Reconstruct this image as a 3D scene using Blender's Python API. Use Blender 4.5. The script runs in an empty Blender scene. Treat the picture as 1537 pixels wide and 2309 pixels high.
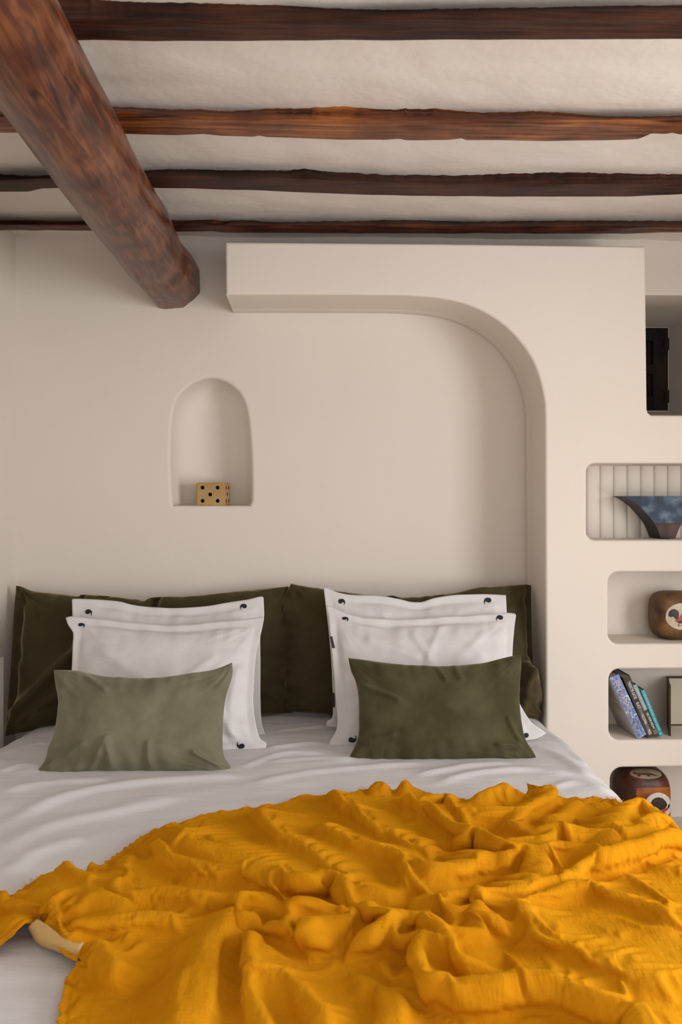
import bpy, bmesh, math, random
import numpy as np
from mathutils import Vector, Matrix, noise
from mathutils.bvhtree import BVHTree
from mathutils.geometry import tessellate_polygon

sc = bpy.context.scene
COL = sc.collection
R = math.radians
S = 1.28                      # metres per modelling unit
CZ = 1.50                     # eye height
TH = R(1.718)                 # the view turns a touch to the right
F = 2000.0                    # focal length in pixels of the 1537 x 2309 frame
HOR = 1132.0

# ------------------------------------------------------------------ camera
cam_d = bpy.data.cameras.new('camera')
cam = bpy.data.objects.new('camera', cam_d)
COL.objects.link(cam)
cam.location = (0, 0, CZ)
cam.rotation_euler = (R(90), 0, -TH)
cam_d.sensor_fit = 'VERTICAL'
cam_d.sensor_height = 36.0
cam_d.lens = 36.0 * F / 2309.0
cam_d.shift_y = -(1154.5 - HOR) / 2309.0
cam_d.clip_start = 0.02
cam_d.dof.use_dof = True
cam_d.dof.focus_distance = 3.05
cam_d.dof.aperture_fstop = 5.6
sc.camera = cam

# ------------------------------------------------------------------ light
w = bpy.data.worlds.new('sky'); sc.world = w; w.use_nodes = True
wn = w.node_tree.nodes; wl = w.node_tree.links
bg = wn['Background']
bg.inputs[0].default_value = (0.78, 0.88, 1.0, 1)
bg.inputs[1].default_value = 1.0

def area(name, loc, rot, sx, sy, power, color):
    l = bpy.data.lights.new(name, 'AREA'); l.shape = 'RECTANGLE'; l.size = sx; l.size_y = sy
    l.energy = power; l.color = color
    o = bpy.data.objects.new(name, l); COL.objects.link(o)
    o.location = loc; o.rotation_euler = rot
    return o
XR = 2.20                      # right wall
YF = -2.2                      # wall behind the camera
# daylight entering the window in the right wall, plus an added fill lamp behind the camera
area('daylight_right_window', (XR + 0.12, 1.05, 1.35), (0, R(90), 0), 1.4, 1.5, 51, (1.0, 0.985, 0.965))
area('rear_fill_light', (0.7, YF - 0.12, 1.35), (R(90), 0, 0), 2.2, 2.0, 22, (1.0, 0.975, 0.945))

sc.view_settings.view_transform = 'Standard'
sc.view_settings.look = 'None'
sc.view_settings.exposure = 0.2
sc.view_settings.gamma = 1.0
sc.view_settings.use_curve_mapping = False

# ------------------------------------------------------------------ projection helpers
FW = Vector((math.sin(TH), math.cos(TH), 0)); RT = Vector((math.cos(TH), -math.sin(TH), 0))
EYE = Vector((0, 0, CZ))
def ray(px, py):
    return RT * ((px - 768.5) / F) + FW + Vector((0, 0, (HOR - py) / F))
def onY(px, py, Y):            # point of the pixel on the plane y = Y (metres)
    d = ray(px, py); return EYE + d * (Y / d.y)
def onZ(px, py, Z):
    d = ray(px, py); return EYE + d * ((Z - CZ) / d.z)
def onTilt(px, py, Yb, Zb, k): # plane leaning back: y = Yb + (z-Zb)*k
    d = ray(px, py)
    t = (Yb + (CZ - Zb) * k) / (d.y - k * d.z)
    return EYE + d * t

YB = 2.80 * S                  # main back wall
YP = 2.55 * S                  # front of the plaster pier
ZBED = CZ - 0.63 * S
ZCEIL = CZ + 0.835 * S
ZJB = CZ + 0.80 * S            # underside of joists
XL = -0.932 * S                # left wall
BXR, BXL = 0.70 * S, -0.868 * S
BY0, BY1 = 0.92, YB - 0.05

# ------------------------------------------------------------------ materials
def mat(name, col, rough=0.7, sheen=0, bump=None, col2=None, cscale=3, cdist=None, spec=0.5, metallic=0,
        coat=0, sheen_tint=None, sheen_rough=0.3, obj=True):
    m = bpy.data.materials.new(name); m.use_nodes = True
    nt = m.node_tree; n = nt.nodes; l = nt.links; b = n['Principled BSDF']
    b.inputs['Base Color'].default_value = (*col, 1)
    b.inputs['Roughness'].default_value = rough
    b.inputs['Metallic'].default_value = metallic
    b.inputs['Specular IOR Level'].default_value = spec
    b.inputs['Sheen Weight'].default_value = sheen
    b.inputs['Sheen Roughness'].default_value = sheen_rough
    if sheen_tint: b.inputs['Sheen Tint'].default_value = (*sheen_tint, 1)
    b.inputs['Coat Weight'].default_value = coat
    tc = n.new('ShaderNodeTexCoord')
    if col2:
        nz = n.new('ShaderNodeTexNoise'); nz.inputs['Scale'].default_value = cscale; nz.inputs['Detail'].default_value = 5
        l.new(tc.outputs['Object'], nz.inputs['Vector'])
        rp = n.new('ShaderNodeValToRGB'); a, c = cdist or (0.35, 0.65)
        rp.color_ramp.elements[0].position = a; rp.color_ramp.elements[1].position = c
        rp.color_ramp.elements[0].color = (*col, 1); rp.color_ramp.elements[1].color = (*col2, 1)
        l.new(nz.outputs['Fac'], rp.inputs['Fac']); l.new(rp.outputs['Color'], b.inputs['Base Color'])
    prev = None
    for (sc_, st, dist) in (bump or []):
        nz = n.new('ShaderNodeTexNoise'); nz.inputs['Detail'].default_value = 4
        mp = n.new('ShaderNodeMapping'); l.new(tc.outputs['Object'], mp.inputs['Vector'])
        if isinstance(sc_, tuple): mp.inputs['Scale'].default_value = sc_; nz.inputs['Scale'].default_value = 1
        else: nz.inputs['Scale'].default_value = sc_
        l.new(mp.outputs['Vector'], nz.inputs['Vector'])
        bp = n.new('ShaderNodeBump'); bp.inputs['Strength'].default_value = st; bp.inputs['Distance'].default_value = dist
        l.new(nz.outputs['Fac'], bp.inputs['Height'])
        if prev: l.new(prev.outputs['Normal'], bp.inputs['Normal'])
        l.new(bp.outputs['Normal'], b.inputs['Normal']); prev = bp
    return m

def wood(name, dark, mid, light, scale=(3, 40, 40), rough=0.42, axis_noise=6.0, spots=0.5, bump=0.4):
    m = bpy.data.materials.new(name); m.use_nodes = True
    nt = m.node_tree; n = nt.nodes; l = nt.links; b = n['Principled BSDF']
    tc = n.new('ShaderNodeTexCoord'); mp = n.new('ShaderNodeMapping'); mp.inputs['Scale'].default_value = scale
    l.new(tc.outputs['Object'], mp.inputs['Vector'])
    grain = n.new('ShaderNodeTexNoise'); grain.inputs['Scale'].default_value = 1; grain.inputs['Detail'].default_value = 8
    grain.inputs['Distortion'].default_value = 0.6; l.new(mp.outputs['Vector'], grain.inputs['Vector'])
    big = n.new('ShaderNodeTexNoise'); big.inputs['Scale'].default_value = axis_noise; big.inputs['Detail'].default_value = 5
    l.new(tc.outputs['Object'], big.inputs['Vector'])
    mixf = n.new('ShaderNodeMath'); mixf.operation = 'MULTIPLY_ADD'; mixf.inputs[1].default_value = 0.55
    l.new(grain.outputs['Fac'], mixf.inputs[0])
    m2 = n.new('ShaderNodeMath'); m2.operation = 'MULTIPLY'; m2.inputs[1].default_value = 0.45
    l.new(big.outputs['Fac'], m2.inputs[0]); l.new(m2.outputs[0], mixf.inputs[2])
    rp = n.new('ShaderNodeValToRGB'); e = rp.color_ramp.elements
    e[0].position = 0.36; e[0].color = (*dark, 1); e[1].position = 0.64; e[1].color = (*light, 1)
    k = rp.color_ramp.elements.new(0.50); k.color = (*mid, 1)
    l.new(mixf.outputs[0], rp.inputs['Fac'])
    # dark knots and cracks stretched along the grain
    mp2 = n.new('ShaderNodeMapping'); mp2.inputs['Scale'].default_value = tuple(v * 0.35 for v in scale)
    l.new(tc.outputs['Object'], mp2.inputs['Vector'])
    kn = n.new('ShaderNodeTexNoise'); kn.inputs['Scale'].default_value = 1.3; kn.inputs['Detail'].default_value = 6; kn.inputs['Distortion'].default_value = 1.2
    l.new(mp2.outputs['Vector'], kn.inputs['Vector'])
    rk = n.new('ShaderNodeValToRGB'); rk.color_ramp.elements[0].position = 0.60; rk.color_ramp.elements[1].position = 0.70
    l.new(kn.outputs['Fac'], rk.inputs['Fac'])
    ks = n.new('ShaderNodeMath'); ks.operation = 'MULTIPLY'; ks.inputs[1].default_value = spots
    l.new(rk.outputs['Color'], ks.inputs[0])
    mx = n.new('ShaderNodeMix'); mx.data_type = 'RGBA'
    l.new(ks.outputs[0], mx.inputs['Factor']); l.new(rp.outputs['Color'], mx.inputs[6]); mx.inputs[7].default_value = (dark[0]*.3, dark[1]*.3, dark[2]*.3, 1)
    l.new(mx.outputs[2], b.inputs['Base Color'])
    b.inputs['Roughness'].default_value = rough; b.inputs['Specular IOR Level'].default_value = .27
    bp = n.new('ShaderNodeBump'); bp.inputs['Strength'].default_value = bump; bp.inputs['Distance'].default_value = 0.004
    l.new(mixf.outputs[0], bp.inputs['Height']); l.new(bp.outputs['Normal'], b.inputs['Normal'])
    return m

M = {}
M['plaster'] = mat('lime_plaster', (0.785, 0.72, 0.65), 0.85, bump=[(3.0, 0.18, 0.02), (60, 0.10, 0.0015)], col2=(0.80, 0.735, 0.665), cscale=1.5, spec=0.25)
M['plaster_ceiling'] = mat('ceiling_plaster', (0.75, 0.70, 0.645), 0.9, bump=[(5, 0.40, 0.02), (30, 0.35, 0.005)], col2=(0.77, 0.725, 0.67), cscale=2.5, spec=0.2)
M['joist_dark'] = wood('dark_oiled_joist', (0.012, 0.0035, 0.002), (0.045, 0.0135, 0.0065), (0.085, 0.028, 0.0135), (4.0, 95, 95), 0.55, bump=.35)
M['joist_orange'] = wood('orange_pine_joist', (0.030, 0.007, 0.004), (0.175, 0.048, 0.012), (0.42, 0.15, 0.030), (3.5, 80, 80), 0.38, spots=.97, bump=.6)
M['joist_red'] = wood('red_brown_joist', (0.015, 0.004, 0.003), (0.085, 0.020, 0.008), (0.19, 0.05, 0.016), (3.5, 80, 80), 0.4, spots=.95, bump=.6)
M['log'] = wood('varnished_log', (0.028, 0.007, 0.004), (0.105, 0.028, 0.011), (0.22, 0.080, 0.028), (60, 7, 60), 0.30, 9, spots=.75, bump=.3)
M['sheet'] = mat('white_cotton', (0.70, 0.70, 0.725), 0.8, sheen=0.1, bump=[((5, 14, 6), 0.45, 0.015), (900, 0.05, 0.0005)], spec=0.25)
M['pillow_white'] = mat('white_percale', (0.71, 0.695, 0.70), 0.75, sheen=0.1, bump=[((9, 14, 22), 0.45, 0.012), (900, 0.05, 0.0005)], spec=0.25)
M['velvet_dark'] = mat('dark_olive_velvet', (0.058, 0.045, 0.021), 0.9, sheen=1.0, sheen_tint=(0.55, 0.46, 0.27), sheen_rough=0.35, bump=[(14, 0.5, 0.015), (260, 0.15, 0.001)], col2=(0.072, 0.057, 0.028), cscale=7, spec=0.1)
M['velvet_sheen_toned'] = mat('sheen_toned_velvet', (0.150, 0.143, 0.090), 0.9, sheen=0.55, sheen_tint=(0.60, 0.60, 0.45), sheen_rough=0.4, bump=[(18, 0.3, 0.01), (260, 0.15, 0.001)], col2=(0.21, 0.20, 0.135), cscale=9, spec=0.1)  # copy of the olive velvet, its lighter sheen painted into the colour
M['velvet_olive'] = mat('olive_velvet', (0.056, 0.050, 0.022), 0.9, sheen=0.5, sheen_tint=(0.44, 0.44, 0.28), sheen_rough=0.4, bump=[(18, 0.3, 0.01), (260, 0.15, 0.001)], col2=(0.092, 0.083, 0.042), cscale=9, spec=0.1)
M['navy'] = mat('navy_thread', (0.006, 0.010, 0.022), 0.7, bump=[(500, .4, .0008)])
M['tag'] = mat('brown_woven_tag', (0.045, 0.036, 0.022), 0.8)
M['tag_text'] = mat('tag_lettering', (0.35, 0.32, 0.27), 0.8)
M['brass'] = mat('ochre_glazed_clay', (0.44, 0.27, 0.095), 0.45, bump=[(120, .15, .001)], col2=(0.50, 0.32, 0.125), cscale=20)
M['hole'] = mat('hole_shade_and_hinge_black', (0.012, 0.009, 0.007), 0.9)  # depth shade painted near-black inside the brick holes; also colours the shutter hinges
M['niche_wood'] = wood('aged_dark_wood', (0.006, 0.0035, 0.0025), (0.014, 0.008, 0.0055), (0.03, 0.017, 0.011), (30, 30, 4), 0.7)
M['lining'] = mat('pale_straw_lining', (0.60, 0.39, 0.15), 0.85, bump=[(60, .3, .002)])
M['floor'] = mat('pale_terracotta_floor', (0.46, 0.34, 0.235), 0.6, bump=[(8, .1, .004)])
M['paper'] = mat('page_edges', (0.62, 0.58, 0.50), 0.85, bump=[((300, 3, 3), .5, .0006)])
M['frame_wood'] = wood('worn_walnut', (0.018, 0.009, 0.005), (0.05, 0.026, 0.013), (0.11, 0.062, 0.03), (18, 18, 3), 0.6)
M['cream'] = mat('cream_board', (0.56, 0.52, 0.40), 0.8)

def muslin():
    m = bpy.data.materials.new('mustard_muslin'); m.use_nodes = True
    nt = m.node_tree; n = nt.nodes; l = nt.links; b = n['Principled BSDF']
    tc = n.new('ShaderNodeTexCoord')
    nz = n.new('ShaderNodeTexNoise'); nz.inputs['Scale'].default_value = 5; nz.inputs['Detail'].default_value = 6
    l.new(tc.outputs['UV'], nz.inputs['Vector'])
    rp = n.new('ShaderNodeValToRGB'); rp.color_ramp.elements[0].position = .3; rp.color_ramp.elements[1].position = .7
    rp.color_ramp.elements[0].color = (0.55, 0.212, 0.006, 1); rp.color_ramp.elements[1].color = (0.69, 0.295, 0.010, 1)
    l.new(nz.outputs['Fac'], rp.inputs['Fac']); l.new(rp.outputs['Color'], b.inputs['Base Color'])
    b.inputs['Roughness'].default_value = .9; b.inputs['Specular IOR Level'].default_value = .0
    b.inputs['Sheen Weight'].default_value = .2; b.inputs['Sheen Tint'].default_value = (1, .6, .02, 1)
    b.inputs['Sheen Roughness'].default_value = .5
    # crinkled double gauze: two crossed families of small puckers plus the weave
    prev = None
    for (scl, st, dist, sc1) in (((55, 18, 1), .6, .006, 1.0), ((20, 75, 1), .6, .006, 1.0), ((240, 60, 1), .6, .0022, 1.0), ((60, 200, 1), .5, .002, 1.0), ((700, 700, 1), .4, .0006, 1.0)):
        mp = n.new('ShaderNodeMapping'); mp.inputs['Scale'].default_value = scl
        mp.inputs['Rotation'].default_value = (0, 0, R(-14))
        l.new(tc.outputs['UV'], mp.inputs['Vector'])
        z = n.new('ShaderNodeTexNoise'); z.inputs['Scale'].default_value = sc1; z.inputs['Detail'].default_value = 3
        l.new(mp.outputs['Vector'], z.inputs['Vector'])
        bp = n.new('ShaderNodeBump'); bp.inputs['Strength'].default_value = st; bp.inputs['Distance'].default_value = dist
        l.new(z.outputs['Fac'], bp.inputs['Height'])
        if prev: l.new(prev.outputs['Normal'], bp.inputs['Normal'])
        prev = bp
    l.new(prev.outputs['Normal'], b.inputs['Normal'])
    # light glowing through the thin cloth
    tr = n.new('ShaderNodeBsdfTranslucent'); l.new(rp.outputs['Color'], tr.inputs['Color']); l.new(prev.outputs['Normal'], tr.inputs['Normal'])
    ms = n.new('ShaderNodeMixShader'); ms.inputs[0].default_value = .05
    l.new(b.outputs[0], ms.inputs[1]); l.new(tr.outputs[0], ms.inputs[2])
    l.new(ms.outputs[0], n['Material Output'].inputs['Surface'])
    return m
M['muslin'] = muslin()

# ------------------------------------------------------------------ object helpers
def setp(o, label=None, cat=None, group=None, kind=None):
    if label: o['label'] = label
    if cat: o['category'] = cat
    if group: o['group'] = group
    if kind: o['kind'] = kind
    return o
def empty(name, loc, label, cat, group=None):
    o = bpy.data.objects.new(name, None); COL.objects.link(o); o.location = loc; o.empty_display_size = .05
    bpy.context.view_layer.update()
    return setp(o, label, cat, group)
def link_mesh(name, me, m=None, parent=None, smooth=True):
    if m:
        me.materials.clear(); me.materials.append(m)
    if smooth and len(me.polygons):
        me.polygons.foreach_set('use_smooth', [True] * len(me.polygons))
    o = bpy.data.objects.new(name, me); COL.objects.link(o)
    if parent:
        o.parent = parent
        o.matrix_parent_inverse = parent.matrix_world.inverted() if parent.type == 'EMPTY' else Matrix.Identity(4)
    return o
def from_py(name, vs, fs, m=None, parent=None, smooth=True):
    me = bpy.data.meshes.new(name); me.from_pydata([tuple(v) for v in vs], [], fs); me.validate(); me.update()
    return link_mesh(name, me, m, parent, smooth)
def box_bm(bm, a, b):
    ps = [bm.verts.new((x, y, z)) for x in (a[0], b[0]) for y in (a[1], b[1]) for z in (a[2], b[2])]
    for f in ((0,1,3,2),(4,6,7,5),(0,4,5,1),(2,3,7,6),(0,2,6,4),(1,5,7,3)):
        bm.faces.new([ps[i] for i in f])
    return ps
def boxes(name, lst, m, parent=None, bevel=0):
    bm = bmesh.new()
    for a, b in lst: box_bm(bm, a, b)
    if bevel: bmesh.ops.bevel(bm, geom=list(bm.edges), offset=bevel, segments=3, affect='EDGES', profile=.5)
    bmesh.ops.recalc_face_normals(bm, faces=bm.faces)
    me = bpy.data.meshes.new(name); bm.to_mesh(me); bm.free()
    return link_mesh(name, me, m, parent, smooth=bool(bevel))
def auto_smooth(me, ang=35):
    # mark edges sharper than the angle as sharp so flat plaster stays flat
    bm = bmesh.new(); bm.from_mesh(me)
    for e in bm.edges:
        if len(e.link_faces) == 2 and e.calc_face_angle(0) > R(ang): e.smooth = False
    bm.to_mesh(me); bm.free()
def plate(name, outer, holes, y0, thick, bev, m, parent=None, res=6):
    """filled outline with holes in the x-z plane, extruded backwards from y0, rounded arrises"""
    cu = bpy.data.curves.new(name, 'CURVE'); cu.dimensions = '2D'; cu.fill_mode = 'BOTH'
    for pts in [outer] + holes:
        sp = cu.splines.new('POLY'); sp.points.add(len(pts) - 1); sp.use_cyclic_u = True
        for i, (x, z) in enumerate(pts): sp.points[i].co = (x, z, 0, 1)
    cu.extrude = thick / 2 - bev; cu.bevel_depth = bev; cu.bevel_resolution = res; cu.offset = -bev
    to = bpy.data.objects.new('tmp', cu); COL.objects.link(to)
    dg = bpy.context.evaluated_depsgraph_get(); dg.update()
    me = bpy.data.meshes.new_from_object(to.evaluated_get(dg)); bpy.data.objects.remove(to)
    # rotate x-y plane into x-z, front towards -y
    me.transform(Matrix.Translation((0, y0 + thick / 2, 0)) @ Matrix.Rotation(R(90), 4, 'X'))
    auto_smooth(me)
    return link_mesh(name, me, m, parent)
def cat_rom(pts, n=8):
    P = [np.array(p, float) for p in pts]
    if len(P) < 3: 
        return [P[0] + (P[-1] - P[0]) * t for t in np.linspace(0, 1, n + 1)]
    out = []; Q = [2 * P[0] - P[1]] + P + [2 * P[-1] - P[-2]]
    for i in range(1, len(Q) - 2):
        a, b, c, d = Q[i-1], Q[i], Q[i+1], Q[i+2]
        for k in range(n):
            t = k / n
            out.append(.5 * ((2*b) + (-a+c)*t + (2*a-5*b+4*c-d)*t*t + (-a+3*b-3*c+d)*t**3))
    out.append(P[-1]); return out
def resample(pts, n, smooth=True):
    P = np.array(cat_rom(pts, 6) if smooth else pts, float)
    L = np.r_[0, np.cumsum(np.linalg.norm(np.diff(P, axis=0), axis=1))]
    t = np.linspace(0, L[-1], n)
    return np.stack([np.interp(t, L, P[:, k]) for k in range(P.shape[1])], 1)
def join_meshes(name, objs, m):
    bm = bmesh.new()
    for o in objs: bm.from_mesh(o.data)
    me = bpy.data.meshes.new(name); bm.to_mesh(me); bm.free()
    par = objs[0].parent
    for o in objs: bpy.data.objects.remove(o)
    return link_mesh(name, me, m, par)
def rrect(x0, z0, x1, z1, r, n=8):
    out = []
    for (cx, cz, a0) in ((x1-r, z1-r, 0), (x0+r, z1-r, 90), (x0+r, z0+r, 180), (x1-r, z0+r, 270)):
        for k in range(n + 1):
            a = R(a0 + 90 * k / n); out.append((cx + r*math.cos(a), cz + r*math.sin(a)))
    return out
def px2xz(pts, Y):
    return [(p.x, p.z) for p in (onY(a, b, Y) for a, b in pts)]

# ================================================================== SETTING
floor = setp(boxes('floor', [((XL-.3, YF-.2, -.1), (XR+.3, YB+1.2, 0))], M['floor']), kind='structure')
# uneven plaster between the joists
def ceiling():
    nx, ny = 150, 220
    xs = np.linspace(XL-.1, XR+.1, nx); ys = np.linspace(YF-.1, YB+.3, ny)
    vs = []
    for y in ys:
        for x in xs:
            z = ZCEIL + 0.010 * noise.noise(Vector((x*1.4, y*5, 3))) + 0.004 * noise.noise(Vector((x*7, y*12, 1)))
            vs.append((x, y, z))
    fs = [(j*nx+i, (j+1)*nx+i, (j+1)*nx+i+1, j*nx+i+1) for j in range(ny-1) for i in range(nx-1)]
    n0 = len(vs)
    vs += [(XL-.1, YF-.1, ZCEIL+.2), (XR+.1, YF-.1, ZCEIL+.2), (XR+.1, YB+.3, ZCEIL+.2), (XL-.1, YB+.3, ZCEIL+.2)]
    fs.append((n0, n0+1, n0+2, n0+3))
    return from_py('ceiling', vs, fs, M['plaster_ceiling'])
setp(ceiling(), kind='structure')

# --- back wall with the arched niche and the deep window recess
arch_px = [(389,1140),(386,1090),(384,1040),(385,980),(388,940),(396,905),(410,884),(432,866),(455,856),(476,852),(498,856),(520,867),(538,884),(550,906),(557,932),(561,965),(565,1020),(567,1080),(567,1130),(563,1140)]
arch = [(p[0], p[1]) for p in resample(arch_px, 60, False)]
arch_w = px2xz(arch, YB)
REC_X0 = onY(1440, 800, YB).x; REC_X1 = onY(1720, 800, YB).x
REC_Z1 = onY(1500, 667, YB).z; REC_Z0 = CZ + 0.251 * S - .02
outer = [(XL-.25, -.05), (XR+.2, -.05), (XR+.2, ZCEIL+.1), (XL-.25, ZCEIL+.1)]
rec_hole = rrect(REC_X0, REC_Z0, REC_X1, REC_Z1, .02)
wb = plate('wall_back_face', outer, [arch_w, rec_hole], YB, .2, .014, M['plaster'])
# niche lining: a soft concave hollow
def niche():
    n = len(arch_w); rings = []
    cx = sum(p[0] for p in arch_w)/n; zb = min(p[1] for p in arch_w)
    prof = [(0.0, 0.013), (0.010, .035), (0.035, .075), (0.075, .115), (0.14, .14), (0.26, .152), (.55, .158), (.95, .16)]
    vs = []; fs = []
    zc = zb + .12
    for (sh, d) in prof:
        for (x, z) in arch_w:
            if sh < .3:
                vx = x - cx; k = 1 - sh*2.0
                nx_ = cx + vx * k
                nz_ = zb + (z - zb) * (1 - sh*.75)
            else:
                k0 = 1 - .26*2.0; nx_ = cx + (x-cx) * k0 * (1 - sh); z2 = zb + (z - zb) * (1-.26*.75); nz_ = zc + (z2 - zc) * (1 - sh)
            vs.append((nx_, YB + d, nz_))
    for r_ in range(len(prof)-1):
        for i in range(n):
            j = (i+1) % n
            fs.append((r_*n+i, r_*n+j, (r_+1)*n+j, (r_+1)*n+i))
    fs.append([(len(prof)-1)*n+i for i in range(n)])
    return from_py('n', vs, fs, M['plaster'])
nl = niche()
# window recess: sloping head, splayed right jamb, rising sill, rear plaster round the shutter
YR = 3.32 * S
zt_r = onY(1480, 738, YR).z; zb_r = onY(1480, 926, YR).z; xr_r = onY(1507, 800, YR).x
def recess():
    x0, x1 = REC_X0, REC_X1; zt, zb = REC_Z1, REC_Z0
    y1 = YR
    vs = [(x0, YB, zt), (x1, YB, zt), (x0-.1, y1, zt_r), (xr_r, y1, zt_r),      # head 0-3
          (x0, YB, zb), (x1, YB, zb), (x0-.1, y1, zb_r-.004), (xr_r, y1, zb_r-.004)]  # sill 4-7
    fs = [(0,1,3,2), (4,6,7,5), (1,5,7,3), (0,2,6,4)]
    bm = bmesh.new(); V = [bm.verts.new(v) for v in vs]
    for f in fs: bm.faces.new([V[i] for i in f])
    bmesh.ops.subdivide_edges(bm, edges=list(bm.edges), cuts=8, use_grid_fill=True)
    for v in bm.verts:
        t = (v.co.y-YB)/(y1-YB)
        k = math.sin(max(0, min(1, t))*math.pi)
        v.co += Vector((.004, 0, .006)) * k * noise.noise(v.co*5)
        if v.co.z > (zt+zb)/2+.05 or abs(v.co.z - (zt+(zt_r-zt)*t)) < .02: v.co.z += .012*k
    box_bm(bm, (x0-.3, y1+.045, -.05), (x1+.4, y1+.10, ZCEIL+.1))
    # plaster returns beside and over the shutter
    box_bm(bm, (xr_r-.002, y1, zb_r-.3), (x1+.2, y1+.05, zt_r+.3))
    box_bm(bm, (x0-.3, y1, zt_r-.002), (x1+.2, y1+.05, zt_r+.3))
    box_bm(bm, (x0-.3, y1, zb_r-.3), (x1+.2, y1+.05, zb_r))
    me = bpy.data.meshes.new('r'); bm.to_mesh(me); bm.free(); auto_smooth(me, 30)
    return link_mesh('r', me, M['plaster'])
rc = recess()
wall_back = setp(join_meshes('wall_back', [wb, nl, rc], M['plaster']), kind='structure')

# --- pier with the overhanging lintel, the big arch and the shelf niches
pier_px = [(507,545),(980,549),(1455,555),(1457,740),(1459,922),(1461,930),(1468,936),(1480,936)]
PXR = XR + .15
P = px2xz(pier_px, YP)
P += [(PXR, P[-1][1]), (PXR, -.05)]
low = onY(1229, 1200, YP).x
P += [(low+.004, -.05)]
inn = [(1231,1650),(1230,1400),(1229,1150),(1228,930),(1224,890),(1214,848),(1196,805),(1170,768),(1138,735),(1098,707),(1054,687),(1008,675),(950,668),(880,665),(700,664),(509,664)]
P += px2xz([tuple(p) for p in resample(inn, 70)], YP)
def nrect(x0p, y0p, y1p, rp, xr=1.62):
    a = onY(x0p, y0p, YP); b = onY(x0p, y1p, YP)
    return rrect(a.x, b.z, xr*S, a.z, rp/ (F/(2.55*S)), 8)
n1 = nrect(1322, 1045, 1218, 20); n2 = nrect(1371, 1290, 1452, 24, 1.40); n3 = nrect(1373, 1509, 1669, 24, 1.45); n4 = nrect(1376, 1731, 1895, 28, 1.42)
YN = 2.745*S                     # back of the shelf niches
pier = plate('pier', P, [n1, n2, n3, n4], YP, YN - YP, .011, M['plaster'])
back_top = P[-1]
ppy = YN-.012
# rear leaf that closes the niches, and the rear of the lintel and arch reveal
rear = plate('rear', P, [], ppy, YB + .01 - ppy, .004, M['plaster'], res=1)
setp(join_meshes('wall_alcove', [pier, rear], M['plaster']), kind='structure')
# fluted back of the top niche
def flutes():
    x0 = onY(1318,1100,YP).x; z0 = n1[-1][1]-.03; z0 = onY(1322,1219,YP).z; z1 = onY(1322,1044,YP).z; x0 += .0227 - 31.0/(F/(2.73*S))
    pitch = 31.0/ (F/(2.73*S)); vs=[]; fs=[]; x=x0+.0; n=0
    while x < 1.62*S:
        for k in range(13):
            a = math.pi*k/12
            xx = x + pitch*(.5-.5*math.cos(a)); yy = ppy - .003 - .016*math.sin(a)**.8
            vs += [(xx, yy, z0), (xx, yy, z1)]; n += 1
        x += pitch
    for i in range(n-1): fs.append((2*i, 2*i+2, 2*i+3, 2*i+1))
    return from_py('trim_1', vs, fs, M['plaster'])
setp(flutes(), 'row of vertical white half-round flutes behind the bowl', kind='structure')

# --- left wall with its shallow low recess
zl = CZ - 0.463*S; yl = 2.69*S
wl_ = boxes('wall_left', [((XL-.25, YF-.2, zl), (XL, YB+.1, ZCEIL+.1)), ((XL-.25, yl, -.05), (XL, YB+.1, zl)),
        ((XL-.25, YF-.2, -.05), (XL-.07, yl, zl))], M['plaster'])
setp(wl_, kind='structure')
# --- right wall with a window, wall behind the camera with an opening added for the fill lamp
wy0, wy1, wz0, wz1 = .20, 1.90, .55, 2.15
setp(boxes('wall_right', [((XR, YF-.2, -.05), (XR+.25, wy0, ZCEIL+.1)), ((XR, wy1, -.05), (XR+.25, YB+.2, ZCEIL+.1)),
        ((XR, wy0, -.05), (XR+.25, wy1, wz0)), ((XR, wy0, wz1), (XR+.25, wy1, ZCEIL+.1))], M['plaster']), kind='structure')
setp(boxes('wall_front', [((XL-.2, YF-.25, -.05), (-.4, YF, ZCEIL+.1)), ((1.8, YF-.25, -.05), (XR+.2, YF, ZCEIL+.1)),
        ((-.4, YF-.25, 2.4), (1.8, YF, ZCEIL+.1)), ((-.4, YF-.25, -.05), (1.8, YF, .3))], M['plaster']), kind='structure')

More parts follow.
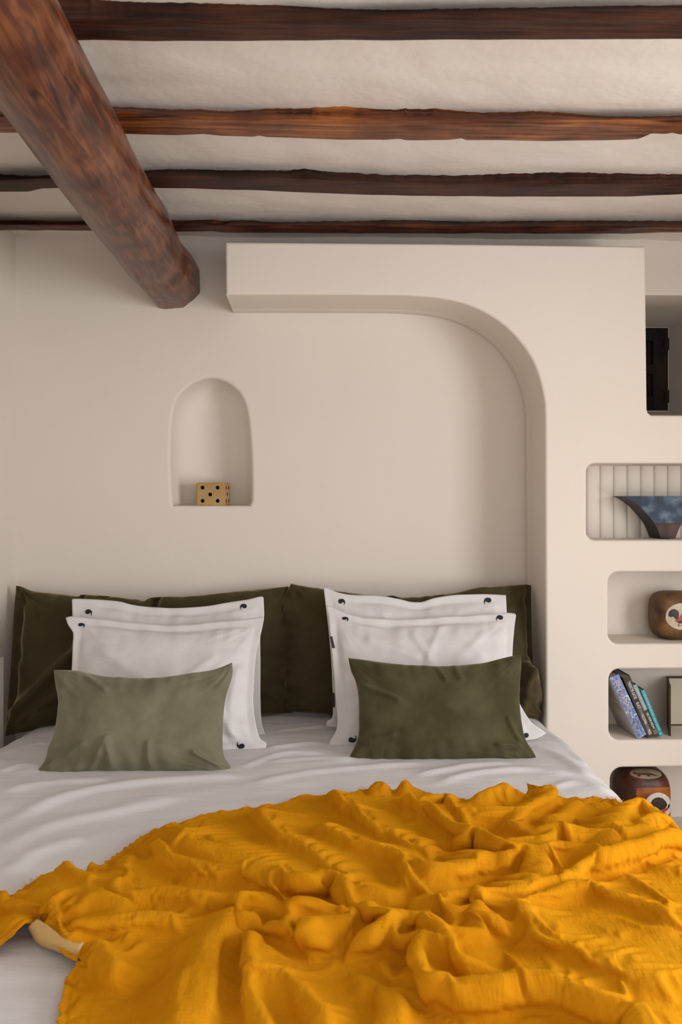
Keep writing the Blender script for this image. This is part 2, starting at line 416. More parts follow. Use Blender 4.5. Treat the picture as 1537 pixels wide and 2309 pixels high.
# --- ceiling joists
def joist(top, arris, bottom, m, label, seed):
    xs = np.arange(-40, 1581, 6.0)
    T = np.interp(xs, *zip(*top)) + np.array([2.2*noise.noise(Vector((q/22, seed, 0))) + 1.3*noise.noise(Vector((q/7, seed, 3))) for q in xs]); A = np.interp(xs, *zip(*arris)); B = np.interp(xs, *zip(*bottom))
    vs = []; fs = []
    rows = []
    def add(x_ext=None):
        pass
    for i, x in enumerate(xs):
        t = onZ(x, T[i], ZCEIL + .0); a = onZ(x, A[i], ZJB); b = onZ(x, B[i], ZJB)
        jz = .0035*noise.noise(Vector((a.x*9, seed, 0)))
        rows.append((t, a, b, jz))
    x_first, x_last = rows[0], rows[-1]
    # run on to both side walls
    def shift(r, X):
        return tuple([Vector((X + (p.x - r[1].x), p.y, p.z)) for p in r[:3]] + [0])
    full = [shift(x_first, XL+.01)] if x_first[1].x > XL+.02 else []
    full += [r for r in rows if XL < r[1].x < XR]
    for X in np.arange(full[-1][1].x+.08, XR, .08): full.append(shift(x_last, X))
    sec = 0
    for (t, a, b, jz) in full:
        n_s, n_b = 5, 9
        pts = [Vector((t.x, t.y-.004, ZCEIL+.05)), t]
        for k in range(1, n_s): 
            p = t.lerp(a, k/n_s); pts.append(p)
        for k in range(0, n_b+1):
            p = a.lerp(b, k/n_b); e = min(k, n_b-k)/n_b
            rough = .0045*noise.noise(Vector((p.x*6, p.y*25, seed))) + .006*min(0, noise.noise(Vector((p.x*5, p.y*40, seed+7)))+.25)*-1*1
            p.z += (abs(rough) if 0 < k < n_b else 0) * 1 + (.004 if k in (0, n_b) else 0) + jz*.5
            if k == n_b: p.z += 0
            pts.append(p)
        pts += [Vector((b.x, b.y+.002, ZCEIL)), Vector((b.x, b.y+.002, ZCEIL+.05))]
        sec = len(pts); vs += pts
    for r_ in range(len(full)-1):
        for k in range(sec-1):
            fs.append((r_*sec+k, r_*sec+k+1, (r_+1)*sec+k+1, (r_+1)*sec+k))
        fs.append((r_*sec, (r_+1)*sec, (r_+1)*sec+sec-1, r_*sec+sec-1))
    fs.append(list(range(sec))); fs.append([(len(full)-1)*sec+k for k in range(sec)][::-1])
    o = from_py('ceiling_joist', vs, fs, m); auto_smooth(o.data, 40)
    bm = bmesh.new(); bm.from_mesh(o.data); bmesh.ops.recalc_face_normals(bm, faces=bm.faces); bm.to_mesh(o.data); bm.free()
    return setp(o, label, 'beam', 'wooden ceiling joists')
joist([(-40,-12),(150,-2),(350,4),(500,6),(650,11),(768,16),(868,21),(1068,18),(1268,16),(1580,13)],
      [(-40,52),(150,52),(300,48),(500,47),(650,44),(768,42),(968,35),(1118,34),(1318,30),(1580,30)],
      [(-40,95),(175,95),(210,94),(350,97),(768,95),(1240,93),(1580,92)],
      M['joist_dark'], 'darkest ceiling joist at the top of the view, closest to the viewer', 1)
joist([(-40,256),(0,258),(260,241),(330,243),(400,247),(440,246),(520,251),(600,245),(700,243),(768,241),(870,247),(993,247),(1068,256),(1218,252),(1368,262),(1468,262),(1580,257)],
      [(-40,268),(265,255),(410,265),(550,267),(768,274),(968,275),(1218,274),(1368,274),(1580,270)],
      [(-40,302),(20,303),(50,302),(265,305),(400,308),(460,305),(500,309),(570,312),(585,309),(600,312),(768,318),(868,319),(900,316),(915,319),(1010,319),(1040,315),(1050,319),(1243,321),(1400,319),(1438,317),(1455,310),(1468,304),(1500,305),(1515,302),(1530,306),(1580,306)],
      M['joist_orange'], 'bright orange cracked ceiling joist with deep knots, second from the top of the view', 2)
joist([(-40,393),(0,395),(40,399),(130,397),(340,386),(380,384),(500,385),(650,387),(685,382),(768,390),(893,395),(1018,395),(1218,390),(1368,392),(1580,394)],
      [(-40,412),(130,404),(345,401),(450,399),(600,402),(768,410),(968,416),(1218,419),(1418,417),(1580,416)],
      [(-40,435),(65,435),(80,431),(95,427),(140,426),(350,426),(430,428),(550,431),(768,440),(968,445),(1218,446),(1418,446),(1480,443),(1580,438)],
      M['joist_dark'], 'smooth dark brown ceiling joist between the orange one and the one nearest the wall', 3)
joist([(-40,499),(210,500),(410,501),(450,498),(500,504),(530,497),(565,496),(600,502),(768,499),(943,496),(1018,500),(1218,499),(1580,499)],
      [(-40,509),(410,511),(768,510),(1018,511),(1580,512)],
      [(-40,521),(225,522),(410,525),(480,524),(500,527),(768,528),(1218,529),(1418,529),(1470,527),(1580,526)],
      M['joist_red'], 'thin red brown ceiling joist closest to the bed wall', 4)

# --- the big round log
def log():
    nr, na = 150, 64; vs = []; fs = []
    ys = np.linspace(.25, YB+.04, nr)
    for j, y in enumerate(ys):
        t = (y/S)
        ang = R(57.1 + .35*math.sin(t*2.3)); dist = .824
        cx, cz = -dist*math.cos(ang), dist*math.sin(ang)
        r0 = .0835 + .003*math.sin(t*3.1+1)
        if t > 2.35: r0 += .006*min(1, (t-2.35)/.2)
        for i in range(na):
            a = 2*math.pi*i/na
            d = Vector((math.cos(a), 0, math.sin(a)))
            rr = r0 + .006*noise.noise(Vector((d.x*1.2, y*1.6, d.z*1.2))) + .0018*noise.noise(Vector((d.x*6, y*5, d.z*6)))
            # hewn flats: soft octagon towards the wall end
            oc = math.cos(R(45)/2)/math.cos((a - R(22.5)) % R(45) - R(45)/2)
            k = max(0, min(1, (t-1.9)/.7))
            rr *= (1-k*.8) + k*.8*oc*.99*1.05
            # knot swelling on the right flank
            kn = math.exp(-((t-2.22)/.10)**2 - ((a-R(5))/.5)**2) if a < math.pi else math.exp(-((t-2.22)/.10)**2 - ((a-R(365))/.5)**2)
            rr += .008*kn
            kn2 = math.exp(-((t-2.50)/.08)**2)*max(0, math.cos(a-R(-20)))
            rr -= .010*kn2
            vs.append(((cx + rr*d.x)*S, y, CZ + (cz + rr*d.z)*S))
    for j in range(nr-1):
        for i in range(na):
            k = (i+1) % na
            fs.append((j*na+i, j*na+k, (j+1)*na+k, (j+1)*na+i))
    fs.append(list(range(na))[::-1]); fs.append([(nr-1)*na+i for i in range(na)])
    o = from_py('round_log_beam', vs, fs, M['log'])
    return setp(o, 'thick round varnished log running under the joists into the wall above the bed', 'beam')
log()

# ================================================================== CLOTH FIELD
def bed_surface(x, y):
    """(x, y) measured along the cloth -> point and normal of the made bed: flat top, rounded edges, hanging sides"""
    r = .11
    X = x.copy(); Z = np.full_like(x, ZBED); Y = y.copy()
    NX = np.zeros_like(x); NZ = np.ones_like(x); NY = np.zeros_like(x)
    for sgn, E in ((1, BXR), (-1, -BXL)):
        s = sgn*x - (E - r)
        m = s > 0
        a = np.clip(s/r, 0, math.pi/2)
        over = np.maximum(0, s - r*math.pi/2)
        X = np.where(m, sgn*(E - r + r*np.sin(a)), X)
        Z = np.where(m, ZBED - r + r*np.cos(a) - over, Z)
        NX = np.where(m, sgn*np.sin(a), NX); NZ = np.where(m, np.cos(a), NZ)
    # soft fall towards the head corners and the foot
    s = y - (BY1 - .05); Z = Z - np.where(s > 0, np.minimum(s, .05)**2*8, 0)
    s = (BY0 + .10) - y; a = np.clip(s/.10, 0, math.pi/2); m = s > 0
    Y = np.where(m, BY0 + .10 - .10*np.sin(a), Y)
    Z = np.where(m, Z - .10 + .10*np.cos(a) - np.maximum(0, s - .157), Z)
    NY = np.where(m, -np.sin(a), NY); NZ = np.where(m, NZ*np.cos(a), NZ)
    # sagging left head corner
    c = np.exp(-(((x+1.12)/.22)**2 + ((y-3.35)/.30)**2)); Z = Z - .035*c
    return X, Y, Z, NX, NY, NZ
def npnoise(x, y, sx, sy, seed, octs=1):
    out = np.zeros(len(x))
    for i in range(len(x)):
        out[i] = noise.noise(Vector((x[i]*sx, y[i]*sy, seed)))
    return out
def fold(x, y, pts, h, wn, wf, lean=0.0, taper=.15, z=None):
    """height and sideways lean of one traced fold; pts are cloth coordinates (x, y)"""
    C = np.array(cat_rom(pts, 5))
    d2 = np.full(len(x), 1e9); sg = np.zeros(len(x)); tt = np.zeros(len(x)); nxv = np.zeros(len(x)); nyv = np.zeros(len(x))
    L = np.r_[0, np.cumsum(np.linalg.norm(np.diff(C, axis=0), axis=1))]; tot = L[-1]
    mx = 3.2*max(wn, wf)
    sel = np.where((x > C[:,0].min()-mx) & (x < C[:,0].max()+mx) & (y > C[:,1].min()-mx) & (y < C[:,1].max()+mx))[0]
    if len(sel) == 0: return None
    xs, ys = x[sel], y[sel]
    d2 = np.full(len(sel), 1e9); sg = np.zeros(len(sel)); tt = np.zeros(len(sel)); nn = np.zeros((len(sel), 2))
    ov = C[-1] - C[0]; nm = np.array([ov[1], -ov[0]]); flip = -1 if nm[1] > 0 else 1     # normal towards the foot of the bed
    for i in range(len(C)-1):
        a, b = C[i], C[i+1]; v = b - a; ll = v.dot(v)
        if ll < 1e-12: continue
        t = np.clip(((xs-a[0])*v[0] + (ys-a[1])*v[1])/ll, 0, 1)
        dx = xs - (a[0]+t*v[0]); dy = ys - (a[1]+t*v[1]); q = dx*dx+dy*dy
        n = np.array([v[1], -v[0]])/math.sqrt(ll)*flip
        m = q < d2
        d2 = np.where(m, q, d2); sg = np.where(m, dx*n[0]+dy*n[1], sg); tt = np.where(m, L[i]+t*math.sqrt(ll), tt)
        nn[m] = n
    ww = np.where(sg > 0, wn, wf)
    tp = max(taper*tot, .01)
    e = np.clip(np.minimum(tt, tot-tt)/tp, 0, 1); e = .1 + .9*e*e*(3-2*e)
    g = np.exp(-(d2/ww**2))*e
    return sel, h*g, nn[:,0]*lean*h*g, nn[:,1]*lean*h*g
def in_poly(x, y, P):
    inside = np.zeros(len(x), bool); n = len(P)
    j = n-1
    for i in range(n):
        xi, yi = P[i]; xj, yj = P[j]
        c = ((yi > y) != (yj > y)) & (x < (xj-xi)*(y-yi)/((yj-yi) if yj != yi else 1e-12)+xi)
        inside ^= c; j = i
    return inside
def dist_poly(x, y, P, closed=True):
    best = np.full(len(x), 1e9); bx = np.zeros(len(x)); by = np.zeros(len(x)); n = len(P)
    for i in range(n if closed else n-1):
        a = P[i]; b = P[(i+1) % n]; v = (b[0]-a[0], b[1]-a[1]); ll = v[0]**2+v[1]**2
        if ll < 1e-14: continue
        t = np.clip(((x-a[0])*v[0]+(y-a[1])*v[1])/ll, 0, 1)
        qx = a[0]+t*v[0]; qy = a[1]+t*v[1]; q = (x-qx)**2+(y-qy)**2; m = q < best
        best = np.where(m, q, best); bx = np.where(m, qx, bx); by = np.where(m, qy, by)
    return np.sqrt(best), bx, by
def bedpx(px, py, h):          # pixel of a point lying h above the bed top -> cloth coordinates
    p = onZ(px, py, ZBED + h); return (p.x, p.y)
def uv_from(me, uv):
    l = me.uv_layers.new(name='cloth')
    idx = np.zeros(len(me.loops), int); me.loops.foreach_get('vertex_index', idx)
    l.data.foreach_set('uv', uv[idx].astype(np.float32).ravel())

# ================================================================== BED
bed = empty('bed', ((BXL+BXR)/2, (BY0+BY1)/2, 0), 'low double bed under white sheets against the arched alcove', 'bed')
boxes('bed_base', [((BXL+.06, BY0+.06, .05), (BXR-.06, BY1-.02, .34))], M['frame_wood'], bed, .01)
boxes('mattress', [((BXL+.03, BY0+.03, .345), (BXR-.06, BY1-.01, ZBED-.045))], M['sheet'], bed, .03)
for sx in (BXL+.12, BXR-.12):
    for sy in (BY0+.12, BY1-.12): boxes('leg', [((sx-.03, sy-.03, 0), (sx+.03, sy+.03, .06))], M['frame_wood'], bed)

SHEETF = [  # faint creases running across the duvet
 ([(0,1858),(150,1800),(330,1768),(560,1752)], .010,.030,.05), ([(0,1925),(110,1865),(260,1830),(420,1800)], .010,.035,.06),
 ([(0,1790),(120,1770),(260,1762)], .008,.03,.05), ([(560,1770),(700,1745),(850,1732),(960,1722)], .007,.025,.04),
 ([(600,1720),(720,1712),(800,1720)], .006,.02,.03), ([(980,1768),(1080,1745),(1200,1738),(1300,1752)], .008,.025,.04),
 ([(930,1752),(1060,1728),(1160,1725)], .007,.02,.035), ([(1180,1680),(1250,1700),(1330,1755)], .008,.025,.04),
 ([(1205,1640),(1270,1672),(1330,1720)], .009,.025,.03), ([(620,1650),(700,1640),(740,1636)], .006,.02,.03),
 ([(600,1690),(690,1678),(740,1680)], .006,.02,.03), ([(0,1700),(60,1682),(120,1672)], .006,.02,.03),
 ([(20,1980),(80,1930),(200,1890)], .009,.03,.05), ([(540,1735),(640,1700),(735,1700)], .006,.02,.03),
 ([(1240,1780),(1300,1765),(1380,1785)], .006,.02,.03), ([(0,1745),(50,1728),(90,1738)], .006,.015,.03)]
RX = onY(1229, 1200, YP).x - .006
def sheet():
    nx, ny = 300, 330
    xs = np.linspace(BXL-.62, BXR+.62, nx); ys = np.linspace(BY0-.45, BY1, ny)
    GX, GY = np.meshgrid(xs, ys); x = GX.ravel(); y = GY.ravel()
    h = .006*npnoise(x + y*.5, y, 1.3, 4.0, 3.3) + .0035*npnoise(x+y, y-x*.4, 2.5, 9, 9.1) + .0018*npnoise(x, y, 14, 22, 4.4)
    ox = np.zeros(len(x)); oy = np.zeros(len(x))
    for pts, hh, wn, wf in SHEETF:
        wn *= .62; wf *= .75; hh *= 1.15
        r_ = fold(x, y, [bedpx(*p, 0) for p in pts], hh, wn, wf, .3)
        if r_: h[r_[0]] += r_[1]
    # hanging sides ripple
    over = np.clip(np.maximum(x-BXR, BXL-x)/.3, 0, 1)
    h += over*.02*np.sin(y*14 + 2*npnoise(x, y, 2, 3, 1.0))
    X, Y, Z, NX, NY, NZ = bed_surface(x, y)
    V = np.stack([X+NX*h, Y+NY*h, np.maximum(Z+NZ*h, .05)], 1)
    V[:,0] = np.maximum(V[:,0], XL+.012)
    V[:,1] = np.minimum(V[:,1], YB-.015)
    lim = np.where(V[:,1] > YP - .10, BXR + (RX - BXR)*np.clip((V[:,1]-(YP-.10))/.085, 0, 1), 9)
    V[:,0] = np.minimum(V[:,0], lim)
    fs = [(j*nx+i, j*nx+i+1, (j+1)*nx+i+1, (j+1)*nx+i) for j in range(ny-1) for i in range(nx-1)]
    o = from_py('duvet', V.tolist(), fs, M['sheet'])
    return setp(o, 'rumpled white cotton duvet spread over the whole bed', 'duvet')
sheet()

# ------------------------------------------------------------------ mustard throw
OUT_PX = [ # outline, height above the bed in metres
 (-60,2005,.02),(0,2016,.02),(12,2012,.02),(30,2013,.01),(50,2000,.005),(79,1985,.005),(80,1957,.03),(95,1953,.03),(133,1951,.03),(138,1943,.04),
 (160,1940,.04),(182,1944,.03),(205,1934,.02),(228,1927,.03),(244,1932,.01),(262,1922,.01),(300,1893,.01),(335,1872,.01),(370,1857,.01),(400,1852,.01),
 (450,1833,.01),(480,1825,.01),(520,1820,.01),(560,1812,.01),(576,1806,.02),(590,1793,.03),(606,1787,.035),(640,1785,.03),(665,1790,.01),(700,1785,.01),
 (720,1778,.02),(733,1765,.035),(747,1761,.04),(757,1768,.035),(772,1783,.01),(790,1782,.01),(820,1774,.01),(840,1764,.02),(862,1754,.04),(882,1750,.045),
 (900,1756,.04),(916,1770,.02),(922,1776,.01),(945,1774,.01),(965,1780,.01),(985,1786,.01),(1003,1786,.02),(1012,1792,.02),(1030,1797,.02),(1053,1797,.01),
 (1068,1790,.01),(1100,1784,.02),(1122,1779,.03),(1150,1766,.05),(1176,1760,.055),(1188,1762,.05),(1194,1768,.03),(1203,1754,.06),(1212,1764,.05),(1218,1770,.03),
 (1226,1760,.055),(1234,1759,.055),(1241,1766,.04),(1246,1780,.02),(1256,1791,.01),(1272,1794,.01),(1305,1793,.01),(1345,1793,.01),(1372,1798,.01),
 (1382,1790,.02),(1395,1793,.02),(1410,1800,.03),(1432,1803,.03)]
def throw_outline():
    P = [bedpx(a, b, h*HS + .012) for a, b, h in OUT_PX]
    P = [tuple(p) for p in P]
    # hangs over the right edge of the bed, runs on beyond the foot, comes back up the left hem
    P += [(BXR+.03, P[-1][1]-.04), (BXR+.16, P[-1][1]-.12), (BXR+.36, P[-1][1]-.25), (BXR+.40, 1.14), (BXR+.1, 1.10), (-.55, 1.12)]
    left = [(122,2330,.005),(128,2309,.005),(131,2275,.005),(138,2240,.005),(150,2203,.01),(170,2180,.01),(182,2152,.015),(190,2135,.03),(198,2122,.045),(208,2098,.055),
            (200,2112,.05),(180,2114,.05),(169,2112,.05),(146,2102,.05),(125,2086,.05),(104,2071,.05),(88,2063,.045),(78,2068,.03),(72,2085,.015),(60,2100,.005),(38,2113,.005),(15,2123,.005),(0,2131,.01),(-60,2150,.01)]
    P += [bedpx(a, b, h*HS + .012) for a, b, h in left]
    return P
FOLDS = [ # traced crests: pixels, height, near width, far width, lean
 ([(-40,2022),(10,2013),(29,2022),(60,2044)],.035,.02,.03,.4),
 ([(-40,2110),(0,2087),(26,2069),(62,2048),(86,2037),(112,2035),(135,2046),(167,2063),(198,2067),(234,2059),(286,2051),(338,2048),(400,2054),(450,2068)],.045,.032,.045,.5),
 ([(180,2059),(221,2038),(260,2014),(299,2004),(338,1999),(400,2000),(460,2006),(516,2008)],.045,.03,.04,.5),
 ([(262,2000),(299,1994),(336,1997)],.03,.012,.02,.3),
 ([(140,1950),(148,1973),(177,1991),(198,1999),(202,2014)],.020,.012,.015,.3),
 ([(230,1952),(273,1952),(294,1968),(289,1986),(262,2004),(236,2022),(212,2032)],.022,.012,.02,.3),
 ([(140,1948),(170,1950),(200,1954),(234,1950)],.012,.012,.02,0),
 ([(208,2100),(226,2124),(239,2145),(255,2181),(263,2191)],.040,.022,.03,.2),
 ([(234,2107),(273,2103),(307,2121),(325,2140)],.018,.03,.03,.2),
 ([(271,2142),(291,2152),(320,2173)],.014,.02,.02,.2),
 ([(78,2066),(104,2071),(125,2086),(146,2102),(169,2112),(200,2111)],.038,.03,.035,0),
 ([(148,2202),(180,2186),(196,2178)],.012,.015,.02,0),
 ([(365,1876),(395,1868),(420,1870),(456,1888),(490,1899),(529,1909),(581,1922),(607,1935),(646,1956),(667,1974),(680,1983)],.050,.040,.085,.55),
 ([(318,1898),(345,1889),(360,1890),(376,1896),(399,1920),(438,1930),(490,1938),(555,1940),(594,1948),(633,1966)],.038,.045,.03,.3),
 ([(672,1982),(698,1966),(726,1956),(752,1961),(778,1974),(791,1990),(796,2012),(800,2022)],.050,.020,.03,.6),
 ([(586,1802),(596,1828),(620,1854),(645,1872),(667,1880),(698,1892),(726,1909),(765,1938),(812,1974),(843,1990),(882,2005),(928,2023)],.040,.035,.05,.35),
 ([(690,1842),(747,1852),(791,1873),(817,1886),(856,1896),(895,1909),(921,1925),(934,1940),(947,1961),(960,1987),(971,2000)],.045,.04,.05,.4),
 ([(747,1763),(778,1789),(791,1802),(817,1815),(835,1836),(869,1857),(893,1865),(921,1878),(960,1896),(999,1914),(1022,1926)],.042,.035,.045,.45),
 ([(840,1770),(865,1754),(882,1751),(902,1759),(918,1774)],.035,.025,.02,.2),
 ([(885,1790),(921,1789),(960,1802),(986,1813),(1012,1836),(1038,1854),(1064,1870),(1095,1885)],.045,.03,.04,.4),
 ([(950,1797),(986,1788),(1004,1789),(1025,1797),(1046,1818),(1064,1836),(1100,1845)],.045,.022,.035,.4),
 ([(1038,1886),(1049,1876),(1069,1874),(1085,1882),(1108,1896),(1140,1908)],.050,.012,.02,.4),
 ([(981,1964),(999,1946),(1025,1927),(1051,1908),(1082,1893)],.055,.03,.022,.4),
 ([(1012,1960),(1025,1938),(1064,1933),(1085,1920),(1100,1908),(1098,1898)],.045,.022,.02,.4),
 ([(999,1953),(1010,1974),(1017,1998)],.022,.02,.02,.2),
 ([(971,2000),(1012,2002),(1064,1998),(1085,2004),(1100,2012),(1122,2023)],.045,.022,.03,.5),
 ([(985,1920),(1000,1880),(965,1840)],.012,.03,.03,0),
 ([(1030,1838),(1072,1858),(1105,1879),(1147,1889),(1202,1876),(1240,1861),(1280,1862),(1331,1860)],.055,.026,.035,.5),
 ([(1234,1858),(1250,1845),(1273,1827),(1290,1808),(1305,1795)],.035,.022,.03,.2),
 ([(1318,1870),(1340,1856),(1357,1847),(1372,1826),(1386,1814),(1412,1804),(1445,1804),(1470,1815),(1486,1829)],.060,.030,.035,.3),
 ([(1100,1935),(1121,1918),(1147,1909),(1186,1905),(1234,1895),(1286,1892),(1318,1891)],.050,.018,.025,.5),
 ([(1321,1888),(1340,1872),(1357,1866),(1396,1860),(1428,1843),(1460,1832),(1493,1829),(1530,1842),(1570,1866)],.060,.024,.03,.4),
 ([(1279,1916),(1315,1902),(1363,1895),(1412,1890),(1444,1878),(1477,1864),(1509,1858),(1560,1862)],.052,.016,.025,.5),
 ([(1240,1944),(1266,1934),(1299,1925),(1347,1920),(1396,1908),(1444,1891),(1477,1874),(1509,1865),(1560,1868)],.048,.015,.02,.6),
 ([(1260,1918),(1234,1911),(1202,1914),(1189,1930),(1182,1941),(1153,1960),(1135,1984)],.050,.014,.022,.4),
 ([(1150,1990),(1180,1962),(1220,1948),(1262,1936)],.034,.02,.02,.3),
 ([(1082,1999),(1121,1988),(1169,1978),(1218,1965),(1266,1960),(1295,1951),(1303,1941)],.040,.022,.03,.5),
 ([(1127,2021),(1169,2015),(1221,2008),(1266,1995),(1315,1988),(1347,1994),(1380,2007),(1428,2021),(1477,2037),(1519,2060),(1545,2085)],.028,.022,.04,.5),
 ([(1376,1928),(1428,1934),(1477,1947),(1550,1970)],.014,.02,.03,.4),
 ([(1422,1899),(1477,1908),(1550,1924)],.012,.015,.03,.4),
 ([(1380,1960),(1430,1978),(1470,2000),(1510,2028),(1550,2040)],.018,.02,.03,.5),
 ([(1040,1818),(1072,1821),(1105,1820),(1137,1814),(1179,1801),(1211,1786)],.050,.016,.03,.5),
 ([(1065,1796),(1110,1784),(1150,1768),(1180,1762)],.050,.03,.02,.0),
 ([(1234,1762),(1218,1779),(1186,1805),(1163,1818),(1121,1837)],.050,.018,.025,.3),
 ([(1203,1756),(1207,1768),(1212,1785)],.045,.012,.012,0),
 ([(1247,1797),(1202,1824),(1160,1853)],.026,.022,.03,.2),
 ([(1296,1838),(1308,1852),(1330,1852)],.025,.012,.012,.2),
 ([(1100,1846),(1125,1850),(1153,1857),(1170,1876)],.034,.014,.022,.3),
 # nearer to the viewer
 ([(516,2008),(542,2016),(560,2030),(571,2050),(575,2072)],.052,.024,.045,.5),
 ([(545,2022),(516,2049),(485,2081),(464,2104),(456,2135),(448,2182),(435,2229),(417,2273),(405,2330)],.042,.038,.05,.2),
 ([(540,2035),(545,2080),(530,2130)],.020,.04,.04,0),
 ([(409,2200),(389,2234),(383,2273),(386,2330)],.022,.014,.018,.2),
 ([(572,2096),(558,2126),(563,2156),(581,2177),(585,2208),(579,2240)],.040,.014,.018,.3),
 ([(553,2180),(566,2208),(571,2242),(579,2273),(594,2302),(604,2330)],.032,.016,.02,.2),
 ([(581,2073),(584,2117),(586,2156),(599,2177),(620,2182),(641,2198),(664,2226),(698,2255),(724,2281),(742,2320)],.040,.016,.04,.3),
 ([(581,2070),(602,2061),(633,2069),(667,2078),(698,2087),(722,2091),(737,2073),(750,2050),(765,2038)],.045,.016,.022,.5),
 ([(660,2036),(672,2034),(688,2046),(711,2044),(737,2036),(765,2042),(786,2034),(801,2025),(817,2025),(835,2036),(847,2049),(843,2064)],.050,.018,.022,.4),
 ([(605,2040),(608,2022),(622,2008),(660,2012)],.020,.012,.02,.2),
 ([(770,2070),(809,2072),(843,2064),(869,2057),(890,2051),(934,2050),(960,2052),(980,2063),(991,2081),(1007,2099),(1023,2117),(1046,2137),(1077,2142),(1100,2140)],.055,.026,.04,.4),
 ([(776,2098),(817,2088),(846,2082),(882,2083),(916,2090),(942,2103),(958,2120),(961,2140),(961,2161),(975,2181)],.052,.018,.025,.4),
 ([(962,2150),(975,2180),(1010,2193),(1050,2201),(1100,2196),(1138,2186),(1184,2187),(1231,2188),(1277,2194),(1324,2209),(1370,2224),(1417,2240),(1457,2262),(1476,2286),(1504,2325)],.058,.022,.05,.5),
 ([(869,2140),(877,2165),(893,2195)],.026,.014,.018,.2),
 ([(905,2140),(919,2164),(922,2182),(912,2204),(893,2234),(887,2286),(882,2325)],.032,.016,.022,.2),
 ([(812,2190),(822,2215),(830,2240)],.014,.02,.02,0),
 ([(924,2040),(945,2018),(965,2008),(999,2016),(1017,2026),(1033,2034)],.052,.014,.018,.3),
 ([(965,2008),(976,2032),(968,2050)],.035,.012,.014,.2),
 ([(976,2056),(1012,2042),(1038,2029),(1064,2022),(1081,2029),(1088,2046),(1080,2068),(1050,2074)],.055,.014,.02,.4),
 ([(1085,2026),(1100,2040),(1113,2056)],.04,.014,.014,.2),
 ([(1050,2112),(1072,2090),(1091,2076),(1122,2068),(1141,2077),(1150,2092)],.046,.026,.022,.3),
 ([(1100,2022),(1130,2026),(1153,2033),(1178,2050),(1209,2084),(1234,2102),(1262,2112),(1293,2118),(1339,2133),(1386,2149),(1432,2171),(1479,2189),(1550,2222)],.042,.032,.07,.35),
 ([(1225,2103),(1252,2114),(1277,2132),(1299,2152)],.022,.010,.014,.3),
 ([(1235,2150),(1260,2158),(1290,2160),(1325,2164)],.014,.009,.015,.4),
 ([(1318,2149),(1330,2167),(1361,2183),(1395,2202),(1415,2212),(1432,2242),(1460,2262)],.024,.012,.02,.3),
 ([(1360,2214),(1385,2206),(1412,2210)],.012,.008,.012,.3),
 ([(1480,2270),(1500,2284),(1550,2290)],.02,.014,.02,.3),
 ([(1300,2058),(1380,2070),(1450,2092),(1540,2104)],.010,.02,.03,.3),
 ([(1240,2056),(1320,2080),(1420,2118)],.010,.02,.04,.2),
 ([(820,1930),(850,1928),(880,1940)],.010,.02,.02,0),
 ([(400,1975),(440,1972),(500,1975),(545,1968),(600,1980)],.020,.018,.03,.4),
 ([(545,2005),(600,2004),(640,2006),(690,2008)],.018,.015,.02,.4),
 ([(520,1862),(560,1868),(600,1880)],.006,.015,.02,.2),
 ([(620,1842),(650,1838),(690,1842)],.012,.015,.02,.2),
 ([(930,1860),(950,1838),(975,1830)],.014,.014,.016,.2),
 ([(300,1915),(280,1940),(260,1962),(300,1985),(360,1990)],.018,.025,.03,.1),
]
PLAT = [ # raised bundles: pixel polygon, height, softness
 ([(60,2018),(84,1990),(90,1962),(140,1948),(200,1950),(273,1955),(292,1970),(262,2002),(234,2020),(198,2040),(146,2038),(95,2026)], .040, .022),
 ([(1060,1806),(1110,1790),(1160,1772),(1200,1782),(1170,1802),(1120,1816),(1075,1820)], .022, .02),
 ([(1180,1850),(1240,1865),(1330,1865),(1400,1830),(1470,1820),(1520,1850),(1440,1878),(1300,1905),(1190,1900),(1120,1885)], .020, .03),
 ([(1120,1990),(1130,1950),(1190,1920),(1290,1925),(1290,1950),(1200,1975)], .016, .025),
 ([(545,2020),(568,2050),(560,2110),(520,2140),(480,2140),(500,2080)], .018, .03),
 ([(960,2100),(1050,2140),(1180,2130),(1330,2190),(1400,2230),(1200,2200),(1040,2195),(965,2170)], .018, .03),
]
HS = 1.04
CAP, HB, METRIC, B2, B4, PXY, PZ = .075, 1, .45, .30, .16, .012, .012
STEP, EPS, NSTEP, ITER, UP = .0080, -.010, 60, 7, 3
